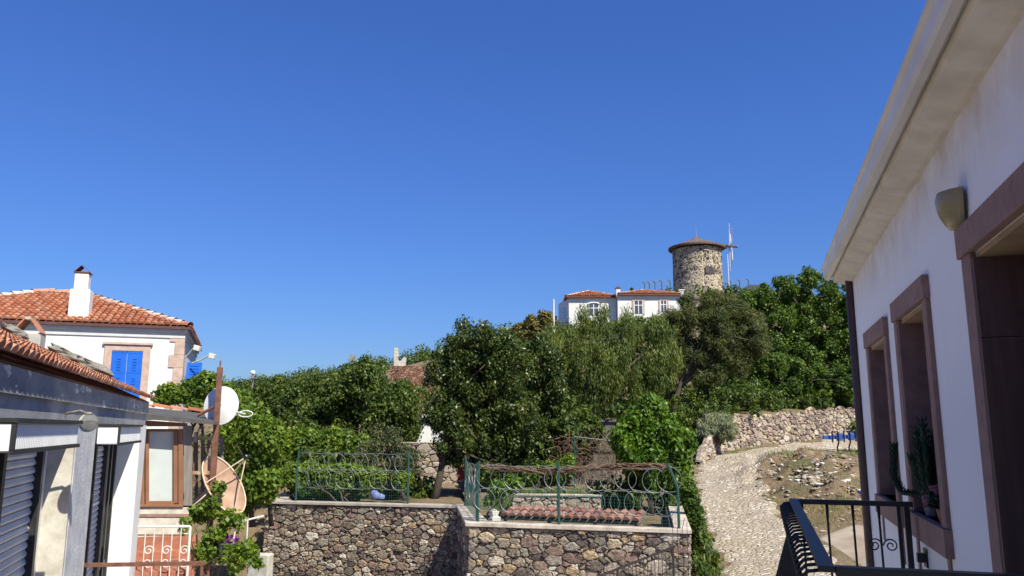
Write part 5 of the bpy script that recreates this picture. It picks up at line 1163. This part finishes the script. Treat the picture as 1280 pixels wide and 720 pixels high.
tree('pine_tree', 'round topped olive green pine left of the big leafy tree', 'tree', 49,
  [(845,405,26,30),(880,392,40,24),(918,402,36,32),(938,425,26,30),(895,430,48,34),(850,440,26,34),(885,468,26,20),(920,452,28,24),(832,420,15,28),(858,378,14,10),(908,384,34,18),(942,412,24,28),(890,376,26,12)], gb(843,540,49), M['leaf_pine'], 105000, .30, 420, (.35,.6), .11, 0, .5, trunk_r=.24, limbs=34, stray=.06, hollow=.5,
  trunk_path=[[gb(843,545,49),gb(844,500,49),gb(856,465,49),gb(885,425,49)],[gb(845,500,49),gb(838,450,49),gb(845,405,49)]])
tree('broadleaf_tree', 'tall leafy green tree beside the near white house corner', 'tree', 62,
  [(962,375,26,28),(1000,362,34,24),(1042,378,34,32),(985,400,44,34),(1030,420,50,40),(958,430,28,34),(1000,455,46,36),(1060,450,36,44),(1085,410,40,50),(975,352,10,8),(1015,345,14,8),(942,372,18,22),(935,400,20,30)], gb(1010,510,62), M['leaf_big'], 95000, .20, 420, (.32,.68), .6, .1, .35, trunk_r=.3, limbs=30, stray=.14)
tree('fig_bush', 'broad leafy bush spreading above the pale retaining wall', 'bush', 56,
  [(908,478,26,26),(940,470,30,30),(985,475,40,30),(1030,478,40,28),(1070,480,34,30),(925,492,40,14),(960,455,26,18)], gb(985,505,56), M['leaf_big'], 52000, .17, 240, (.3,.55), .65, 0, .4, trunk_r=.1, limbs=24, trunks=4, stray=.1)
tree('broadleaf_tree', 'bright green small tree at the right end of terrace wall', 'tree', 25.2,
  [(800,528,30,26),(832,545,32,30),(800,562,36,32),(838,578,28,26),(776,545,14,26),(850,606,14,16),(815,506,20,12),(848,560,22,26),(820,600,34,18)], gb(815,640,25.2), M['leaf_bright'], 18000, .145, 170, (.18,.34), .62, .2, .4, trunk_r=.09, limbs=22, stray=.1, hollow=.6)
tree('lavender_shrub', 'round silver grey shrub at the end of the retaining wall', 'shrub', 43.4,
  [(897,533,26,19),(884,540,16,13),(909,540,16,13)], gb(897,550,43.4), M['leaf_silver'], 11000, .30, 80, (.25,.42), .10, -.25, .9, trunk_r=.06, limbs=10, stray=.05)
for (bl, base, Y, lab, N) in (
  ([(318,502,26,20),(346,488,22,18),(335,520,34,28),(300,515,18,16)], (330,560), 42, 'dark green leafy tree under the lamp pole', 17000),
  ([(385,488,26,20),(408,482,22,18),(395,515,40,32),(370,505,24,28)], (395,570), 40, 'dark green leafy tree in the middle of the left row', 19000),
  ([(440,468,24,18),(462,478,30,28),(445,505,38,36),(425,490,20,24),(455,452,10,10)], (450,570), 38, 'tallest dark green tree of the left row by the dark pole', 22000),
  ([(498,508,26,28),(480,515,30,36),(510,530,20,34),(495,490,18,14),(515,496,12,16),(502,484,22,9)], (495,580), 36, 'dark green tree right of the row below the brick ruin', 15000)):
    tree('leafy_tree', lab, 'tree', Y, bl, gb(*base, Y), M['leaf_deep'], N, .16, 150, (.28,.5), .5, .1, .35, trunk_r=.14, limbs=16, group='trees along the left slope', stray=.14)
tree('olive_tree', 'small grey green olive tree behind the green mesh fence', 'tree', 29.3, [(480,555,32,24),(503,578,26,24),(456,572,20,18),(492,598,20,14)], gb(492,632,29.3), M['leaf_olive'], 13000, .10, 130, (.18,.34), .3, 0, .3, trunk_r=.09, limbs=22, stray=.16, hollow=.35,
  trunk_path=[[gb(508,630,29.3),gb(500,610,29.3),gb(488,580,29.3),gb(480,555,29.3)],[gb(508,630,29.3),gb(505,590,29.3),gb(503,570,29.3)]])
tree('climbing_vine', 'yellow green leafy vine mass left of the long stone wall', 'vine', 24.2, [(308,532,32,28),(326,570,26,34),(296,508,22,18),(340,545,24,26),(306,590,28,26),(335,605,20,20),(300,625,24,20)], gb(315,650,24.2), M['leaf_vine'], 23000, .135, 190, (.2,.4), .7, .2, .4, trunk_r=.07, limbs=16, trunks=3, stray=.12)
tree('climbing_vine', 'yellow green leafy vine sprawling behind the green mesh fence', 'vine', 31.5, [(375,550,36,16),(415,552,34,16),(395,575,44,16),(450,560,22,16),(350,575,22,20)], gb(390,610,31.5), M['leaf_vine'], 17000, .14, 130, (.22,.42), .7, .2, .4, trunk_r=.07, limbs=14, trunks=3, stray=.12)
tree('hedge', 'green hedge growing through the razor wire over stone wall', 'hedge', 28.2, [(390,590,34,12),(430,590,34,13),(462,594,26,11),(365,595,16,14),(500,600,18,10),(385,606,26,12),(425,605,26,12),(460,604,20,12),(400,592,40,14)], gb(420,625,28.2), M['leaf_vine'], 24000, .11, 170, (.16,.3), .6, 0, .4, trunk_r=.04, limbs=16, trunks=5, stray=.14)
tree('vine_bush', 'leafy green bush behind the glazed shed roof', 'bush', 22.5, [(212,494,22,10),(240,490,26,14),(264,480,16,14),(284,492,12,16),(252,506,36,12)], gb(245,560,22.5), M['leaf_vine'], 12000, .13, 100, (.18,.34), .62, .1, .4, trunk_r=.06, limbs=18, trunks=3, stray=.2)
tree('grape_vine', 'green grape vine climbing the rusty pole and brackets', 'vine', YP-.1, [(268,630,16,18),(245,652,16,12),(286,648,16,14),(272,672,20,16),(300,660,10,12),(312,690,12,20),(262,690,18,16),(232,655,12,12),(275,608,8,14),(290,705,26,12),(236,636,12,8),(300,690,26,14),(250,640,20,10),(322,700,10,20),(240,690,14,20)], gb(268,735,YP), M['leaf_vine'], 4200, .085, 120, (.08,.17), .8, .1, .35, trunk_r=.03, limbs=20, trunks=3, stray=.12)
tree('garden_shrub', 'leafy shrub behind the left post of the terrace razor fence', 'shrub', 24.2, [(622,612,16,12),(640,604,18,12),(612,626,8,8)], gb(626,634,24.2), M['leaf_bright'], 2600, .11, 40, (.14,.26), .6, 0, .4, trunk_r=.03, limbs=8, trunks=3, stray=.15)
tree('garden_shrub', 'yellow green shrub in the garden below the dry climber', 'shrub', 27.5, [(690,590,20,14),(712,580,12,18),(668,596,16,12)], gb(692,612,27.5), M['leaf_vine'], 3600, .11, 50, (.15,.28), .6, 0, .4, trunk_r=.03, limbs=10, trunks=3, stray=.18)
tree('roadside_bush', 'dark leafy bush hugging the road side of the terrace wall', 'bush', 22.6, [(862,622,12,16),(868,648,13,18),(855,606,12,12),(874,672,12,16)], gb(870,712,22.6), M['leaf_big'], 5200, .12, 70, (.14,.28), .45, 0, .5, trunk_r=.03, limbs=10, trunks=3, stray=.16)
tree('hill_bush', 'dry yellow green bush on the slope beside white lamp post', 'bush', 68, [(664,405,14,12),(684,402,14,12),(675,420,24,16),(650,412,10,12)], gb(672,440,68), M['leaf_yellow'], 9000, .28, 80, (.4,.7), .5, 0, .4, trunk_r=.1, limbs=10, stray=.14)
tree('cypress', 'tiny dark cypress tip behind the hill house roof', 'tree', 96, [(789.5,361.5,1.6,4)], gb(789.5,368,96), M['leaf_deep'], 700, .2, 12, (.12,.25), .4, 0, .6, trunk_r=.06, limbs=3, stray=0)
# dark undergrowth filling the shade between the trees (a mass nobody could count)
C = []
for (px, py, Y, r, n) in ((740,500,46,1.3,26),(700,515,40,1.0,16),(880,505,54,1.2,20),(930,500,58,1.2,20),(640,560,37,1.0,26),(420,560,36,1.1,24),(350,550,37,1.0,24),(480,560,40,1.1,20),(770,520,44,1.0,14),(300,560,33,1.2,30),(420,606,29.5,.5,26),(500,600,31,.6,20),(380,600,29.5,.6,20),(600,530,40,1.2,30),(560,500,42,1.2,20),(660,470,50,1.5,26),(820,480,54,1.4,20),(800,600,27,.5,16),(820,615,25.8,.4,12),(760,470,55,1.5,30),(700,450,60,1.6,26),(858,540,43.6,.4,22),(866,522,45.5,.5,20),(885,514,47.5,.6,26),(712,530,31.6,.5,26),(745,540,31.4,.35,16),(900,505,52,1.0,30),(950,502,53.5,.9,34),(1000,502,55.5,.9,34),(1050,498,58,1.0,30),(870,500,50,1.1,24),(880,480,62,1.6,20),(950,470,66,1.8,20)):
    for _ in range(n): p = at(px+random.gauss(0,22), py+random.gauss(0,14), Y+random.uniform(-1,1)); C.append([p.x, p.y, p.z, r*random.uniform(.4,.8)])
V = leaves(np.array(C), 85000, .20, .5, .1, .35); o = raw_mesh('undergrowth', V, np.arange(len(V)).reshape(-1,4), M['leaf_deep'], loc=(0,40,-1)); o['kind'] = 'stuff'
# far scrub on the left skyline
C = []
for _ in range(420):
    px = random.uniform(270, 640); Y = random.uniform(105, 165); x = (px-640)/1001*Y; C.append([x, Y, t1(x, Y)+random.uniform(0,1.2), random.uniform(.8,1.8)])
for _ in range(520):
    x = random.uniform(-8, 36); Y = random.uniform(54, 95); C.append([x, Y, t1(x, Y)+random.uniform(0,.6), random.uniform(.5,1.2)])
V = leaves(np.array(C), 80000, .42, .55, 0, .5); o = raw_mesh('far_scrub', V, np.arange(len(V)).reshape(-1,4), M['leaf_deep'], loc=(0,120,6)); o['kind'] = 'stuff'

# weeds along the wall and the road
C = []
for _ in range(120):
    f = random.random(); p = FR.lerp(BRt, f)+nRt*random.uniform(.15,.75); C.append([p.x, p.y, t1(p.x, p.y)+random.uniform(.1,.85), random.uniform(.12,.26)])
V = leaves(np.array(C), 11000, .15, .3, -.3, .7); o = raw_mesh('roadside_weeds', V, np.arange(len(V)).reshape(-1,4), M['leaf_deep'], loc=(5,22,-3.5)); o['kind'] = 'stuff'
def blades(name, mat, gen, n, h, wd, loc):
    V = []
    for _ in range(n):
        x, y, z = gen(); a = random.uniform(0, 2*math.pi); q = Vector((math.cos(a), math.sin(a), 0))*wd; l = Vector((random.gauss(0,.35), random.gauss(0,.35), 1))*h*random.uniform(.4,1.2); p = Vector((x,y,z-.02))
        V += [p-q, p+q, p+l*.6+q*.6, p+l]
    o = raw_mesh(name, np.array([tuple(v) for v in V]), np.arange(len(V)).reshape(-1,4), mat, loc=loc); o['kind'] = 'stuff'; return o
gxs = np.linspace(8, 40, 65); gys = np.linspace(16, 66, 101)
TG = T(*np.meshgrid(gxs, gys))
def tg(x, y):
    i = min(max((x-8)/.5, 0), 63.99); j = min(max((y-16)/.5, 0), 99.99); a, b = int(i), int(j); fx, fy = i-a, j-b
    return TG[b,a]*(1-fx)*(1-fy)+TG[b,a+1]*fx*(1-fy)+TG[b+1,a]*(1-fx)*fy+TG[b+1,a+1]*fx*fy
def mound():
    while True:
        x, y = random.uniform(9, 24), random.uniform(26, 46); e = np.interp(y, rbq[:,1], rbq[:,0])
        if x > e+random.uniform(-.3,.4) and (math.sin(x*1.3+y*.7)+math.sin(y*1.1-x*.5)+random.uniform(-1.5,1.5)) > -.3: return x, y, tg(x, y)
blades('dry_grass', M['drygrass'], mound, 26000, .14, .011, (13,34,-2.5))
def green_m():
    while True:
        x, y = random.uniform(10, 24), random.uniform(36, 46); e = np.interp(y, rbq[:,1], rbq[:,0])
        if e-.1 < x < e+4 and math.sin(x*2.1+y)+random.gauss(0,.7) > .6: return x, y, tg(x, y)
blades('green_weeds', M['greengrass'], green_m, 1500, .24, .022, (14,40,-1.5))
def edge():
    k = random.randrange(60, NL-1); t_ = random.choice((random.gauss(0,.02), random.gauss(1,.03))); x = ra[k,0]*(1-t_)+rbq[k,0]*t_; y = ra[k,1]*(1-t_)+rbq[k,1]*t_; return x, y, (tg(x, y) if x > 8 else t1(x, y))
blades('road_edge_grass', M['drygrass'], edge, 4200, .15, .012, (9,35,-2.4))
def lawn(): 
    x, y = random.uniform(-.6, 4.2), random.uniform(26.0, 29.6); return x, y, max(ZG-.1, min(-2.0, ZG-.1+(y-24)*.06))
blades('lawn_grass', M['greengrass'], lawn, 9000, .30, .02, (1,27,-2.5))
m = MB()
for q_ in range(2600):
    while True:
        if random.random() < (.62 if q_ < 1000 else .3): x, y = random.gauss(12.4, 1.25), random.gauss(32.3, 2.4)
        else: x, y = random.uniform(9.2, 22), random.uniform(24, 45)
        if x > np.interp(y, rbq[:,1], rbq[:,0])+.1: break
    r = abs(random.gauss(0,.06))+.022 if q_ < 1000 else random.uniform(.015,.04); m.rock((x, y, tg(x, y)+r*.1), min(r, .22), .45)
for _ in range(420):
    k = random.randrange(70, 190); e_ = abs(random.gauss(0,.35)); x, y = rbq[k,0]+e_*.9, rbq[k,1]-e_*.4; r = min(.16, abs(random.gauss(0,.05))+.025); m.rock((x, y, tg(x, y)+r*.25), r, .6)
o = m.build('rubble', M['scree'], loc=(12.5,32,-2.4)); o['kind'] = 'stuff'
m = MB()
for _ in range(260):
    k = random.randrange(40, NL-1); t_ = random.random(); x = ra[k,0]*(1-t_)+rbq[k,0]*t_; y = ra[k,1]*(1-t_)+rbq[k,1]*t_
    r = abs(random.gauss(0,.04))+.03; m.rock((x, y, (tg(x, y) if x > 8 else t1(x, y))+.05), min(r,.13), .5)
o = m.build('road_stones', M['scree'], loc=(8,35,-2.4)); o['kind'] = 'stuff'
P = Vector((12.3, 28.5, tg(12.3, 28.5)+.1)); m = MB(); m.rock(P, .16, .6); o = m.build('blue_bag', M['blue'], loc=P); tag(o, 'scrap of blue plastic on the rubble mound', 'bag')
for o in bpy.data.objects:
    if '_base' in o: del o['_base']
